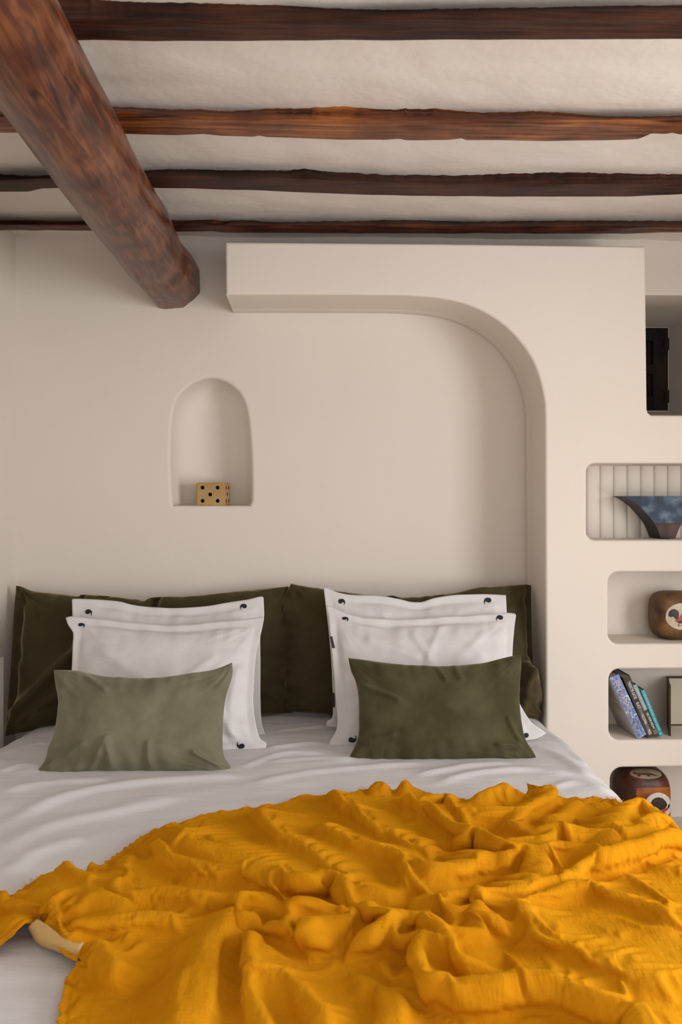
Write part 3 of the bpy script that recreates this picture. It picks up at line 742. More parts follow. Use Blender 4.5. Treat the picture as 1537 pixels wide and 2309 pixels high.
def settle(P0, mask, rest_x, rest_y, d1, d2, floor_fn):
    """let the traced cloth hang and buckle like real fabric: position-based springs on a grid"""
    P = P0.copy(); Vel = np.zeros_like(P); W = mask.astype(float)
    def con(A, B, wa, wb, rest, k):
        d = B - A; L = np.sqrt((d*d).sum(-1)) + 1e-9
        ws = wa + wb; ok = (wa*wb) > 0
        c = np.where(ok, k*(L - rest)/L/np.maximum(ws, 1), 0)[..., None]*d
        A += c; B -= c
    for it in range(NSTEP):
        g = 9.8 if it > 6 else 2
        Vel[..., 2] -= g*.0009
        Vel *= .93
        old = P.copy()
        P = P + Vel*.03*W[..., None]
        for k in range(ITER):
            for s_ in (0, 1):
                con(P[:, s_:-1:2], P[:, s_+1::2], W[:, s_:-1:2], W[:, s_+1::2], rest_x[:, s_::2], .9)
                con(P[s_:-1:2, :], P[s_+1::2, :], W[s_:-1:2, :], W[s_+1::2, :], rest_y[s_::2, :], .9)
                for t_ in (0, 1):
                    A = P[s_:-1:2, t_:-1:2]; B = P[s_+1::2, t_+1::2]
                    con(A, B, W[s_:-1:2, t_:-1:2], W[s_+1::2, t_+1::2], d1[s_::2, t_::2][:A.shape[0], :A.shape[1]], .35)
                    A = P[s_+1::2, t_:-1:2]; B = P[s_:-1:2, t_+1::2]
                    con(A, B, W[s_+1::2, t_:-1:2], W[s_:-1:2, t_+1::2], d2[s_::2, t_::2][:A.shape[0], :A.shape[1]], .35)
            for s_ in range(4):
                rx2 = rest_x[:, :-1] + rest_x[:, 1:]; ry2 = rest_y[:-1, :] + rest_y[1:, :]
                con(P[:, s_:-2:4], P[:, s_+2::4], W[:, s_:-2:4], W[:, s_+2::4], rx2[:, s_::4], B2)
                con(P[s_:-2:4, :], P[s_+2::4, :], W[s_:-2:4, :], W[s_+2::4, :], ry2[s_::4, :], B2)
            for s_ in range(8):
                A = P[:, s_:-4:8]; B = P[:, s_+4::8]
                con(A, B, W[:, s_:-4:8], W[:, s_+4::8], 4*rest_x[:, s_:-3:8][:, :A.shape[1]], B4)
                A = P[s_:-4:8, :]; B = P[s_+4::8, :]
                con(A, B, W[s_:-4:8, :], W[s_+4::8, :], 4*rest_y[s_:-3:8, :][:A.shape[0]], B4)
            # stay with the traced layout, rest on the duvet
            P[..., :2] += (P0[..., :2] - P[..., :2])*PXY
            P[..., 2] += (P0[..., 2] - P[..., 2])*PZ
            fl = floor_fn(P)
            c_ = P[..., 2] < fl
            P[..., 2] = np.where(c_, fl, P[..., 2])
        Vel = (P - old)/.03
        Vel[c_] *= .5
    return P
def throw():
    OUT = throw_outline()
    st = STEP
    x0, x1 = -1.35, BXR+.45; y0, y1 = 1.06, max(p[1] for p in OUT)+.02
    nx = int((x1-x0)/st); ny = int((y1-y0)/st)
    xs = x0 + np.arange(nx)*st; ys = y0 + np.arange(ny)*st
    GX, GY = np.meshgrid(xs, ys); x = GX.ravel(); y = GY.ravel()
    ins = in_poly(x, y, OUT)
    d, bx, by = dist_poly(x, y, OUT)
    keep = ins | (d < st*1.5)
    snap = (~ins & (d < st*.75)) | (ins & (d < st*.5))
    X = np.where(snap, bx, x); Y = np.where(snap, by, y)
    uv = np.stack([X, Y], 1).copy()
    wx = .006*npnoise(X, Y, 6, 6, 11.0); wy = .004*npnoise(X, Y, 6, 6, 23.0)
    fx = X + wx; fy = Y + wy
    H = np.zeros(len(X)); LX = np.zeros(len(X)); LY = np.zeros(len(X)); acc = np.zeros(len(X))
    for f in FOLDS:
        pts, h, wn, wf, lean = f
        h *= HS; wn *= .92; wf *= 1.2
        r_ = fold(fx, fy, [bedpx(a, b, h*.9+.01) for a, b in pts], h, wn, wf, lean*1.5, .12)
        if not r_: continue
        s_, hh, lx, ly = r_
        acc[s_] += hh**4
        LX[s_] += lx; LY[s_] += ly
    H = acc**.25
    for pts, h, wsoft in PLAT:
        Pp = [bedpx(a, b, h*HS) for a, b in pts]
        inn_ = in_poly(fx, fy, Pp); dd, _, _ = dist_poly(fx, fy, Pp)
        s_ = np.clip(.5 + np.where(inn_, dd, -dd)/(2*wsoft), 0, 1); s_ = s_*s_*(3-2*s_)
        H = H + h*HS*s_*.7
    H = CAP*np.tanh(H/CAP)
    hg = H.reshape(ny, nx)
    for _ in range(HB):
        for ax in (0, 1): hg = (np.roll(hg, 1, ax) + 2*hg + np.roll(hg, -1, ax))/4
    H = hg.ravel()
    n1_ = npnoise(X - .3*Y, Y, 4.5, 7, 31.0); n2_ = npnoise(X + .5*Y, Y - .35*X, 10, 28, 37.0)
    H += .005*(n1_+.5) + .003*np.abs(n2_) + .012
    l_ = np.hypot(LX, LY); sc_ = np.minimum(1, .034/np.maximum(l_, 1e-6)); LX *= sc_; LY *= sc_
    bX, bY, bZ, NX, NY, NZ = bed_surface(X, Y)
    V = np.stack([bX + NX*H + LX*NZ, bY + NY*H + LY, bZ + NZ*H], 1).reshape(ny, nx, 3)
    # fabric lengths: along the traced folds, plus a little spare cloth everywhere so that it puckers
    rx = np.linalg.norm(V[:, 1:] - V[:, :-1], axis=-1); ry = np.linalg.norm(V[1:] - V[:-1], axis=-1)
    def soften(a):
        for _ in range(2):
            for ax in (0, 1): a = (np.roll(a, 1, ax) + 2*a + np.roll(a, -1, ax))/4
        return a
    def msoft(a, which):
        edge = dist_poly(X, Y, OUT)[0].reshape(ny, nx) < st*2.2
        e_ = edge[:, 1:] | edge[:, :-1] if which else edge[1:] | edge[:-1]
        return np.where(e_, a, soften(a))
    if METRIC: rx = msoft(rx, 1); ry = msoft(ry, 0)
    rx = rx*(1+EPS); ry = ry*(1+EPS)
    d1 = np.linalg.norm(V[1:, 1:] - V[:-1, :-1], axis=-1)*(1+EPS); d2 = np.linalg.norm(V[1:, :-1] - V[:-1, 1:], axis=-1)*(1+EPS)
    if METRIC:
        d1 = (1-METRIC)*d1 + METRIC*np.sqrt(rx[:-1]**2 + ry[:, :-1]**2); d2 = (1-METRIC)*d2 + METRIC*np.sqrt(rx[:-1]**2 + ry[:, :-1]**2)
    def floor_fn(Pp):
        px_, py_ = Pp[..., 0], Pp[..., 1]
        r = .11; s_ = np.clip((px_ - (BXR - r))/r, 0, 1)
        top = ZBED - r + r*np.sqrt(np.maximum(0, 1 - s_*s_))
        top = np.where(px_ > BXR + .004, -1, top)
        return top + .011
    K = keep.reshape(ny, nx)
    Q = settle(V, K, rx, ry, d1, d2, floor_fn)
    Q[..., 0] = np.where((Q[..., 2] < ZBED - .10), np.maximum(Q[..., 0], BXR + .012), Q[..., 0])
    # finer grid by cubic interpolation
    def up(a, ax):
        a = np.moveaxis(a, ax, 0); n = a.shape[0]
        pad = np.concatenate([2*a[:1]-a[1:2], a, 2*a[-1:]-a[-2:-1], 3*a[-1:]-2*a[-2:-1]], 0); outl = []
        for k in range(UP):
            t = k/UP; p0, p1, p2, p3 = pad[0:n], pad[1:n+1], pad[2:n+2], pad[3:n+3]
            outl.append(.5*((2*p1)+(-p0+p2)*t+(2*p0-5*p1+4*p2-p3)*t*t+(-p0+3*p1-3*p2+p3)*t**3))
        o = np.stack(outl, 1).reshape((n*UP,)+a.shape[1:])[:(n-1)*UP+1]
        return np.moveaxis(o, 0, ax)
    UVg = uv.reshape(ny, nx, 2)
    Q2 = up(up(Q, 0), 1); UV2 = up(up(UVg, 0), 1)
    ny2, nx2 = Q2.shape[:2]
    u_ = UV2.reshape(-1, 2); q_ = Q2.reshape(-1, 3)
    ins2 = in_poly(u_[:,0], u_[:,1], OUT) | (dist_poly(u_[:,0], u_[:,1], OUT)[0] < st/UP*.8)
    I = ins2.reshape(ny2, nx2)
    cell = I[:-1,:-1] & I[1:,:-1] & I[:-1,1:] & I[1:,1:]
    jj, ii = np.nonzero(cell); base = jj*nx2+ii
    used = np.zeros(ny2*nx2, bool)
    for o_ in (0, 1, nx2, nx2+1): used[base+o_] = True
    idx = -np.ones(ny2*nx2, int); idx[used] = np.arange(used.sum())
    Vv = q_[used]; U = u_[used]
    # rolled hem: thicker line of stitches just inside the edge
    dB = dist_poly(U[:,0], U[:,1], OUT)[0]
    Vv[:,2] += .0030*np.exp(-((dB-.004)/.004)**2) + .0018*np.exp(-((dB-.017)/.003)**2)
    fs = np.stack([idx[base], idx[base+1], idx[base+nx2+1], idx[base+nx2]], 1)
    # fair the cut edge
    E = np.sort(np.concatenate([fs[:, [0,1]], fs[:, [1,2]], fs[:, [2,3]], fs[:, [3,0]]]), axis=1)
    key = E[:,0].astype(np.int64)*len(Vv) + E[:,1]; uk, ct = np.unique(key, return_counts=True); be = uk[ct == 1]
    ea, eb = (be // len(Vv)).astype(int), (be % len(Vv)).astype(int)
    for _ in range(14):
        acc_ = np.zeros_like(Vv); cn = np.zeros(len(Vv))
        np.add.at(acc_, ea, Vv[eb]); np.add.at(acc_, eb, Vv[ea]); np.add.at(cn, ea, 1); np.add.at(cn, eb, 1)
        m_ = cn == 2; Vv[m_] = .4*Vv[m_] + .6*acc_[m_]/2
    me = bpy.data.meshes.new('throw_blanket'); me.from_pydata(Vv.tolist(), [], fs.tolist()); me.update()
    uv_from(me, U)
    o = link_mesh('throw_blanket', me, M['muslin'])
    so = o.modifiers.new('thick', 'SOLIDIFY'); so.thickness = .0025; so.offset = -1
    setp(o, 'crumpled mustard yellow muslin throw blanket lying across the foot of the white duvet', 'blanket')
    return o
thr = throw()
# pale reverse of the cloth where the hem stands up off the duvet at the left
def lining():
    a = resample([(76,2070),(88,2066),(104,2075),(125,2090),(146,2106),(169,2116),(192,2118)], 30)
    b = resample([(78,2090),(84,2106),(98,2120),(118,2128),(140,2135),(162,2144),(184,2153)], 30)
    nv = 9; vs = []; fs = []
    for i in range(30):
        p = onZ(a[i][0], a[i][1]+5, ZBED+.050); q = onZ(b[i][0]-2, b[i][1]+5, ZBED+.012)
        for k in range(nv):
            t = k/(nv-1); v = p.lerp(q, t)
            v.y -= .008 + .016*math.sin(math.pi*t); v.z += .008*math.sin(math.pi*t) + .002*noise.noise(Vector((i*.4, k*.3, 2)))
            vs.append(v)
    for i in range(29):
        for k in range(nv-1): fs.append((i*nv+k, (i+1)*nv+k, (i+1)*nv+k+1, i*nv+k+1))
    o = from_py('lining', vs, fs, M['lining'], None)
    o.modifiers.new('t', 'SOLIDIFY').thickness = .003
    o.parent = thr; o['label'] = 'pale straw-coloured reverse side'
lining()
# frayed threads at the hem
def fringe():
    random.seed(4); vs = []; fs = []
    from mathutils.kdtree import KDTree
    co = np.zeros(len(thr.data.vertices)*3); thr.data.vertices.foreach_get('co', co); co = co.reshape(-1, 3)
    kd = KDTree(len(co))
    for i, c in enumerate(co): kd.insert(c, i)
    kd.balance()
    spots = [((38,2006),(80,1975),.01,26),((132,1946),(170,1938),.045,30),((545,1808),(578,1802),.02,22),((800,1776),(830,1766),.02,14),
             ((1092,1782),(1112,1776),.03,26),((1150,1770),(1180,1762),.04,6),((1250,1788),(1275,1792),.02,16),((1352,1784),(1398,1790),.03,46),((1385,1790),(1425,1798),.035,36)]
    for a, b, h, n in spots:
        for k in range(n):
            t = random.random(); p = onZ(a[0]+(b[0]-a[0])*t, a[1]+(b[1]-a[1])*t, ZBED+h)
            p = Vector(kd.find(p)[0]); p.y -= .002; p.z -= .001
            q = p + Vector((random.uniform(-.009,.009), random.uniform(.0,.008), random.uniform(-.002,.009)))
            mpt = (p+q)/2 + Vector((random.uniform(-.004,.004),0,random.uniform(0,.004)))
            w_ = .0003
            for (s, e) in ((p, mpt), (mpt, q)):
                i0 = len(vs)
                for c in (s, e):
                    for dx, dz in ((-w_,-w_),(w_,-w_),(0,w_)): vs.append(c+Vector((dx,0,dz)))
                for m_ in range(3):
                    n_ = (m_+1)%3; fs.append((i0+m_, i0+n_, i0+3+n_, i0+3+m_))
    o = from_py('frayed_fringe', vs, fs, mat('yellow_thread', (.75,.42,.08), .9)); o.parent = thr; o['kind'] = 'stuff'
fringe()

# ================================================================== CUSHIONS
def smooth_edge(pts, n): return resample(pts, n, True)
def cushion(name, top, right, bottom, left, Yb, k, T, m, label, cat, group=None, nu=110, nv=80, flange=0.0, seed=0,
            pleats=.004, exp=(2.2, .55), zb=None, creases=(), parent_empty=False, back=.8, sag=0):
    """top/bottom left->right, left/right top->bottom, in pixels on a plane leaning back (y = Yb + (z-zb)*k)"""
    zb = ZBED if zb is None else zb
    f3 = lambda p: np.array(onTilt(p[0], p[1], Yb, zb, k))
    t_ = np.array([f3(p) for p in smooth_edge(top, nu)]); b_ = np.array([f3(p) for p in smooth_edge(bottom, nu)])
    l_ = np.array([f3(p) for p in smooth_edge(left, nv)]); r_ = np.array([f3(p) for p in smooth_edge(right, nv)])
    n = Vector((0, -1, k)).normalized(); n = np.array(n)
    U = np.linspace(0, 1, nu); Vv = np.linspace(0, 1, nv)
    c00, c10, c01, c11 = t_[0], t_[-1], b_[0], b_[-1]
    pts = np.zeros((nv, nu, 3)); f = np.zeros((nv, nu)); wr = np.zeros((nv, nu))
    rnd = random.Random(seed)
    a_, b2 = exp
    for j, v in enumerate(Vv):
        for i, u in enumerate(U):
            p = (1-v)*t_[i] + v*b_[i] + (1-u)*l_[j] + u*r_[j] - ((1-u)*(1-v)*c00 + u*(1-v)*c10 + (1-u)*v*c01 + u*v*c11)
            pts[j, i] = p
            uu, vv = u, v
            if flange:
                fu, fv = flange, flange*1.35
                uu = min(1, max(0, (u-fu)/(1-2*fu))); vv = min(1, max(0, (v-fv)/(1-2*fv)))
            fu_ = max(0, 1-abs(2*uu-1)**a_)**b2; fv_ = max(0, 1-abs(2*vv-1)**a_)**b2
            f[j, i] = fu_*fv_*(1 + sag*(vv-.5))
            # seam puckers: radiate from the edges, die out inwards
            du = min(uu, 1-uu); dv = min(vv, 1-vv)
            eu = math.exp(-du*11)*(.3+.7*min(1, dv*8)); ev = math.exp(-dv*9)*(.3+.7*min(1, du*8))
            w_ = ev*noise.noise(Vector((uu*17, vv*3, seed*3.1+1))) + eu*noise.noise(Vector((uu*3, vv*12, seed*3.1+5)))
            cd = min(math.hypot((uu-a)*1.4, vv-b) for a in (0, 1) for b in (0, 1))
            ang = math.atan2(min(vv, 1-vv), min(uu, 1-uu)+1e-6)
            w_ += .9*math.exp(-cd*5)*noise.noise(Vector((ang*5, seed, 2 if uu < .5 else 7)))
            w_ += .35*noise.noise(Vector((uu*5+vv*2, vv*4-uu*1.5, seed*1.7))) + .22*abs(noise.noise(Vector((uu*9-vv*3, vv*7+uu*4, seed*2.3))))
            for (cu, cv, du_, dv_, hh, ww) in creases:
                ll = du_*du_+dv_*dv_; t = max(0, min(1, ((uu-cu)*du_+(vv-cv)*dv_)/ll))
                dd = math.hypot(uu-cu-t*du_, (vv-cv-t*dv_)*.7)
                w_ += hh*math.exp(-(dd/ww)**2)
            wr[j, i] = w_
    inner = np.clip(f*4, 0, 1)
    edge_w = (.0048 if flange else .0028)*np.array([[noise.noise(Vector((u*9, v*9, seed+50))) for u in U] for v in Vv])
    front = pts + n*(T*f + pleats*wr*(.15+.85*inner) + edge_w*(1 if flange else .3))[..., None]
    rear = pts - n*(T*back*f + .0015)[..., None] + n*(edge_w*(1 if flange else .3))[..., None]
    # border ring is shared
    vs = front.reshape(-1, 3).tolist(); fs = []
    for j in range(nv-1):
        for i in range(nu-1):
            fs.append((j*nu+i, (j+1)*nu+i, (j+1)*nu+i+1, j*nu+i+1))
    n0 = len(vs); vs += rear.reshape(-1, 3).tolist()
    for j in range(nv-1):
        for i in range(nu-1):
            fs.append((n0+j*nu+i, n0+j*nu+i+1, n0+(j+1)*nu+i+1, n0+(j+1)*nu+i))
    ring = [i for i in range(nu)] + [j*nu+nu-1 for j in range(1, nv)] + [(nv-1)*nu+i for i in range(nu-2, -1, -1)] + [j*nu for j in range(nv-2, 0, -1)]
    for a, b in zip(ring, ring[1:]+ring[:1]): fs.append((a, b, n0+b, n0+a))
    vs = [(max(min(v[0], RX) if v[1] > YP - .02 else v[0], XL+.006), min(v[1], YB-.006), v[2]) for v in vs]
    o = from_py(name, vs, fs, m)
    return setp(o, label, cat, group)
def bvh_of(o):
    me = o.data
    return BVHTree.FromPolygons([v.co[:] for v in me.vertices], [p.vertices[:] for p in me.polygons])
def decal(o, name, pts, m, off=.0006, rings=4, tree=None, label=None, tess=False):
    """patch lying on the surface of o whose outline passes through the given pixels"""
    tree = tree or bvh_of(o)
    def hit(px, py):
        d = ray(px, py).normalized(); loc, nor, _, _ = tree.ray_cast(EYE, d)
        if loc is None: return None
        if nor.dot(d) > 0: nor = -nor
        return loc + nor*off
    n = len(pts); cx = sum(p[0] for p in pts)/n; cy = sum(p[1] for p in pts)/n
    vs = []; fs = []
    tri = [tuple((pts[i][0], pts[i][1]) for i in t) for t in tessellate_polygon([[Vector((p[0], p[1], 0)) for p in pts]])]
    if True:
        lim = 2.2
        stack = list(tri); out = []
        while stack:
            t = stack.pop()
            ls = [math.dist(t[i], t[(i+1) % 3]) for i in range(3)]; k = ls.index(max(ls))
            if ls[k] < lim: out.append(t); continue
            a_, b_, c_ = t[k], t[(k+1) % 3], t[(k+2) % 3]; m_ = ((a_[0]+b_[0])/2, (a_[1]+b_[1])/2)
            stack += [(a_, m_, c_), (m_, b_, c_)]
        ix = {}
        for t in out:
            f = []
            for p in t:
                kx = (round(p[0], 4), round(p[1], 4))
                if kx not in ix:
                    h_ = hit(*p); ix[kx] = None if h_ is None else len(vs)
                    if h_ is not None: vs.append(h_)
                f.append(ix[kx])
            if None not in f: fs.append(tuple(f))
        if not fs: return None
    if False:
        for r_ in range(rings):
            k = 1 - r_/rings
            for p in pts: vs.append(hit(cx+(p[0]-cx)*k, cy+(p[1]-cy)*k))
        vs.append(hit(cx, cy))
        bad = [i for i, v in enumerate(vs) if v is None]
        good = [v for v in vs if v is not None]
        if not good: return None
        for i in bad: vs[i] = good[0]
        for r_ in range(rings-1):
            for i in range(n):
                j = (i+1) % n; fs.append((r_*n+i, r_*n+j, (r_+1)*n+j, (r_+1)*n+i))
        for i in range(n): fs.append(((rings-1)*n+i, (rings-1)*n+(i+1) % n, rings*n))
        fs = [f for f in fs if not any(i in bad for i in f)]
    q = from_py(name, vs, fs, m)
    bm = bmesh.new(); bm.from_mesh(q.data); bmesh.ops.recalc_face_normals(bm, faces=bm.faces); bm.to_mesh(q.data); bm.free()
    q.parent = o
    if label: q['label'] = label
    return q
def comma(cx, cy, s=1.0, rot=0, mirror=False, squash=1.0):
    """comma outline in pixels: round head, curved tail"""
    pts = []
    for a in np.linspace(R(30), R(270), 14): pts.append((-2.2+5.2*math.cos(a), -1+5.2*math.sin(a)))
    # outer curve of the tail, then back along the inner curve
    pts += [(1.5,-6.6),(4.6,-5.2),(7.0,-2.2),(7.8,1.8),(7.0,5.4),(5.4,8.6),(5.2,8.0),(5.8,4.8),(5.2,2.0),(3.6,1.2)]
    out = []
    for x, y in pts:
        if mirror: x = -x
        xr = x*math.cos(rot) - y*math.sin(rot); yr = x*math.sin(rot) + y*math.cos(rot)
        out.append((cx+xr*s, cy+yr*s*squash))
    return out

# large dark headboard cushions
gb = 'large dark olive velvet cushions propped against the wall'
cushion('headboard_cushion',
  [(36,1321),(46,1322),(56,1326),(77,1333),(142,1340),(176,1345),(185,1341),(240,1344),(300,1351),(326,1355),(339,1348),(386,1345),(429,1344),(472,1340),(507,1336),(558,1331),(610,1326),(650,1322)],
  [(650,1322),(655,1400),(657,1500),(656,1570),(660,1607)],
  [(12,1660),(60,1650),(120,1638),(200,1632),(400,1622),(560,1614),(660,1607)],
  [(36,1321),(30,1400),(24,1500),(18,1580),(12,1630),(12,1660)],
  2.60*S, .28, .075, M['velvet_dark'], 'long dark olive velvet cushion leaning on the wall at the left, beside the left corner', 'cushion', gb, nu=150, seed=1, pleats=.032, exp=(3.2,.5), zb=ZBED-.02,
  creases=[(.05,.85,.25,-.5,1.2,.03),(.12,.9,.22,-.35,.9,.03),(.52,.0,-.01,.25,-1.5,.02),(.25,.0,.0,.2,-1.2,.02),(.9,.8,-.02,-.3,.6,.03),(.03,.1,-.01,.7,-1.2,.018)])
cushion('headboard_cushion',
  [(656,1316),(677,1320),(729,1328),(793,1337),(858,1344),(885,1343),(900,1347),(918,1347),(943,1347),(960,1344),(986,1342),(1034,1335),(1072,1326),(1115,1322),(1180,1318),(1197,1320)],
  [(1197,1320),(1198,1409),(1201,1486),(1212,1520),(1223,1546),(1229,1580),(1229,1622)],
  [(646,1604),(756,1612),(900,1618),(1100,1622),(1229,1622)],
  [(656,1316),(641,1349),(638,1409),(640,1473),(643,1560),(646,1604)],
  2.585*S, .30, .075, M['velvet_dark'], 'long dark olive velvet cushion leaning on the wall at the right, reaching the alcove side', 'cushion', gb, nu=150, seed=2, pleats=.032, exp=(3.2,.5), zb=ZBED-.0,
  creases=[(.95,.85,.03,-.3,1.2,.02),(.90,.95,.05,-.35,1.0,.02),(.42,.0,.02,.25,-1.2,.02),(.97,.65,-.05,.1,1.2,.02),(.985,.0,.0,.6,-1.2,.012)])

# white pillows
gw = 'white pillows with a flat border and dark comma emblems'
CP = dict(flange=.045, pleats=.0095, exp=(2.4,.6))
wLr = cushion('white_pillow',
  [(162,1351),(172,1350),(223,1352),(266,1356),(300,1364),(343,1369),(408,1371),(472,1366),(515,1358),(558,1352),(588,1345),(594,1348)],
  [(594,1348),(595,1392),(587,1430),(587,1495),(587,1580),(590,1630),(600,1660)],
  [(158,1668),(300,1668),(450,1666),(600,1660)],
  [(162,1351),(163,1387),(165,1450),(162,1600),(158,1668)],
  2.42*S, .36, .055, M['pillow_white'], 'rear white pillow of the left pair, its top edge showing behind the front one', 'pillow', gw, seed=3, **CP)
wLf = cushion('white_pillow',
  [(148,1393),(163,1390),(215,1395),(300,1404),(365,1409),(429,1408),(494,1401),(537,1398),(588,1391),(595,1395)],
  [(595,1395),(586,1438),(577,1480),(572,1540),(571,1590),(577,1635),(586,1664),(600,1675),(598,1688)],
  [(146,1700),(300,1704),(420,1702),(507,1697),(550,1695),(598,1688)],
  [(148,1393),(153,1408),(165,1428),(164,1450),(162,1500),(160,1560),(155,1640),(146,1700)],
  2.27*S, .62, .060, M['pillow_white'], 'front white pillow of the left pair, directly behind the left green cushion', 'pillow', gw, seed=4,
  creases=[(.15,.25,.25,.2,.9,.04),(.55,.55,.25,-.25,.9,.03),(.65,.65,.2,-.3,.7,.03),(.95,.4,-.05,.5,1.0,.03),(.9,.9,-.12,-.35,1.0,.03)], **CP)
wRr = cushion('white_pillow',
  [(729,1325),(739,1326),(763,1336),(793,1341),(858,1344),(900,1351),(926,1357),(952,1357),(978,1349),(1021,1342),(1072,1340),(1115,1340),(1140,1342)],
  [(1140,1342),(1142,1381),(1145,1450),(1150,1550),(1156,1640)],
  [(736,1638),(850,1650),(1000,1650),(1156,1640)],
  [(729,1325),(733,1357),(739,1409),(744,1460),(748,1520),(750,1580),(749,1617),(737,1626),(736,1638)],
  2.44*S, .36, .055, M['pillow_white'], 'rear white pillow of the right pair, its top edge showing behind the front one', 'pillow', gw, seed=5,
  creases=[(.3,.1,.08,.3,.8,.03),(.75,.1,-.1,.3,.8,.03)], **CP)
wRf = cushion('white_pillow',
  [(735,1367),(744,1366),(772,1379),(806,1389),(849,1395),(922,1396),(986,1392),(1029,1389),(1094,1385),(1137,1382),(1158,1383),(1163,1387)],
  [(1163,1387),(1160,1409),(1156,1452),(1155,1490),(1160,1540),(1167,1576),(1180,1602),(1197,1628),(1218,1643),(1231,1653)],
  [(742,1685),(797,1687),(900,1690),(1050,1686),(1188,1669),(1218,1661),(1231,1653)],
  [(735,1367),(740,1387),(742,1409),(746,1452),(750,1495),(754,1538),(757,1580),(761,1623),(757,1649),(744,1671),(742,1685)],
  2.30*S, .62, .060, M['pillow_white'], 'front white pillow of the right pair, directly behind the olive green cushion', 'pillow', gw, seed=6,
  creases=[(.2,.15,.25,.15,.9,.03),(.45,.1,.1,.25,.9,.025),(.6,.05,-.08,.3,.8,.025),(.7,.1,.15,.2,.8,.03),(.85,.15,-.15,.2,.7,.03)], **CP)
for o, lst in ((wLr, [((200,1381),dict()),((549,1368),dict(mirror=True))]),
               (wLf, [((184,1410),dict(squash=.75, rot=.2)),((543,1681),dict(s=1.15, rot=math.pi, mirror=False))]),
               (wRr, [((770,1357),dict()),((1099,1355),dict(mirror=True, s=1.1))]),
               (wRf, [((778,1396),dict(squash=.7, rot=.25)),((1126,1394),dict(mirror=True, rot=.1)),((794,1667),dict(s=1.2, mirror=True, rot=math.pi)),((1183,1657),dict(s=1.15, rot=math.pi))])):
    tr = bvh_of(o)
    for (c, kw) in lst: decal(o, 'comma_emblem', comma(*c, **kw), M['navy'], off=.002, tree=tr, label='small navy comma-shaped embroidery', tess=True)
# woven side tags with tiny pale lettering
def tag(o, quad, txt=None):
    Y = None
    tr = bvh_of(o)
    q = []
    for p in quad:
        d = ray(*p); q.append(p)
    # hang the tag on the seam depth found just inside the pillow edge
    hx, hy = sum(p[0] for p in quad)/4+14, sum(p[1] for p in quad)/4
    loc = tr.ray_cast(EYE, ray(hx, hy).normalized())[0]
    Y = (loc.y if loc else 2.4*S) - .008
    v = [onY(*p, Y) for p in quad]; v += [p + Vector((0,.0012,0)) for p in v]
    t = from_py('fabric_tag', v, [(0,1,2,3),(7,6,5,4),(0,4,5,1),(1,5,6,2),(2,6,7,3),(3,7,4,0)], M['tag'], smooth=False); t.parent = o
    t['label'] = 'small dark brown woven tag'
    return t, v, Y
tag(wRf, [(743,1435),(749,1435),(756,1465),(749,1465)])
tg2, tv, tY = tag(wRr, [(748,1562),(753.5,1562),(754.5,1595),(749,1595)])

# small velvet cushions
cushion('velvet_cushion',
  [(121,1511),(137,1511),(172,1512),(193,1516),(240,1525),(300,1528),(343,1528),(386,1524),(429,1517),(472,1511),(498,1503),(522,1493)],
  [(523,1494),(524,1520),(517,1546),(509,1572),(504,1606),(502,1645),(502,1688),(507,1709),(518,1727),(524,1742)],
  [(75,1748),(120,1752),(172,1750),(206,1745),(258,1743),(343,1743),(429,1743),(494,1747),(524,1742)],
  [(121,1511),(125,1546),(129,1563),(131,1589),(127,1623),(120,1658),(107,1692),(100,1716),(75,1748)],
  2.10*S, .42, .082, M['velvet_sheen_toned'], 'green velvet cushion with a paler sheen coloured in in front of the left white pillows', 'cushion', 'small green velvet cushions on the duvet', nu=130, nv=90, seed=8, pleats=.018,
  creases=[(.3,.95,.05,-.3,.8,.02),(.4,.95,-.03,-.25,.8,.02),(.6,.95,.0,-.25,.7,.02),(.07,.9,.15,-.2,1.0,.025),(.2,.05,.1,.1,.8,.02),(.95,.9,-.1,-.1,.9,.02)])
cushion('velvet_cushion',
  [(785,1484),(815,1487),(858,1493),(900,1498),(965,1502),(1008,1502),(1051,1499),(1094,1494),(1137,1483),(1173,1476)],
  [(1173,1476),(1175,1495),(1172,1538),(1171,1580),(1175,1623),(1184,1666),(1200,1692),(1210,1712)],
  [(787,1723),(849,1722),(866,1719),(922,1718),(986,1717),(1051,1714),(1115,1714),(1180,1717),(1210,1712)],
  [(785,1484),(791,1512),(802,1538),(808,1572),(809,1615),(808,1658),(797,1688),(789,1705),(787,1723)],
  2.18*S, .42, .088, M['velvet_olive'], 'olive green velvet cushion in front of the right white pillows', 'cushion', 'small green velvet cushions on the duvet', nu=130, nv=90, seed=9, pleats=.018,
  creases=[(.08,.8,.12,-.05,1.2,.02),(.05,.3,.18,.1,.9,.02),(.5,.03,.03,.15,.7,.02),(.93,.85,-.12,.0,.9,.02),(.9,.6,.05,.2,.8,.02),(.6,.03,.02,.15,.6,.02)])

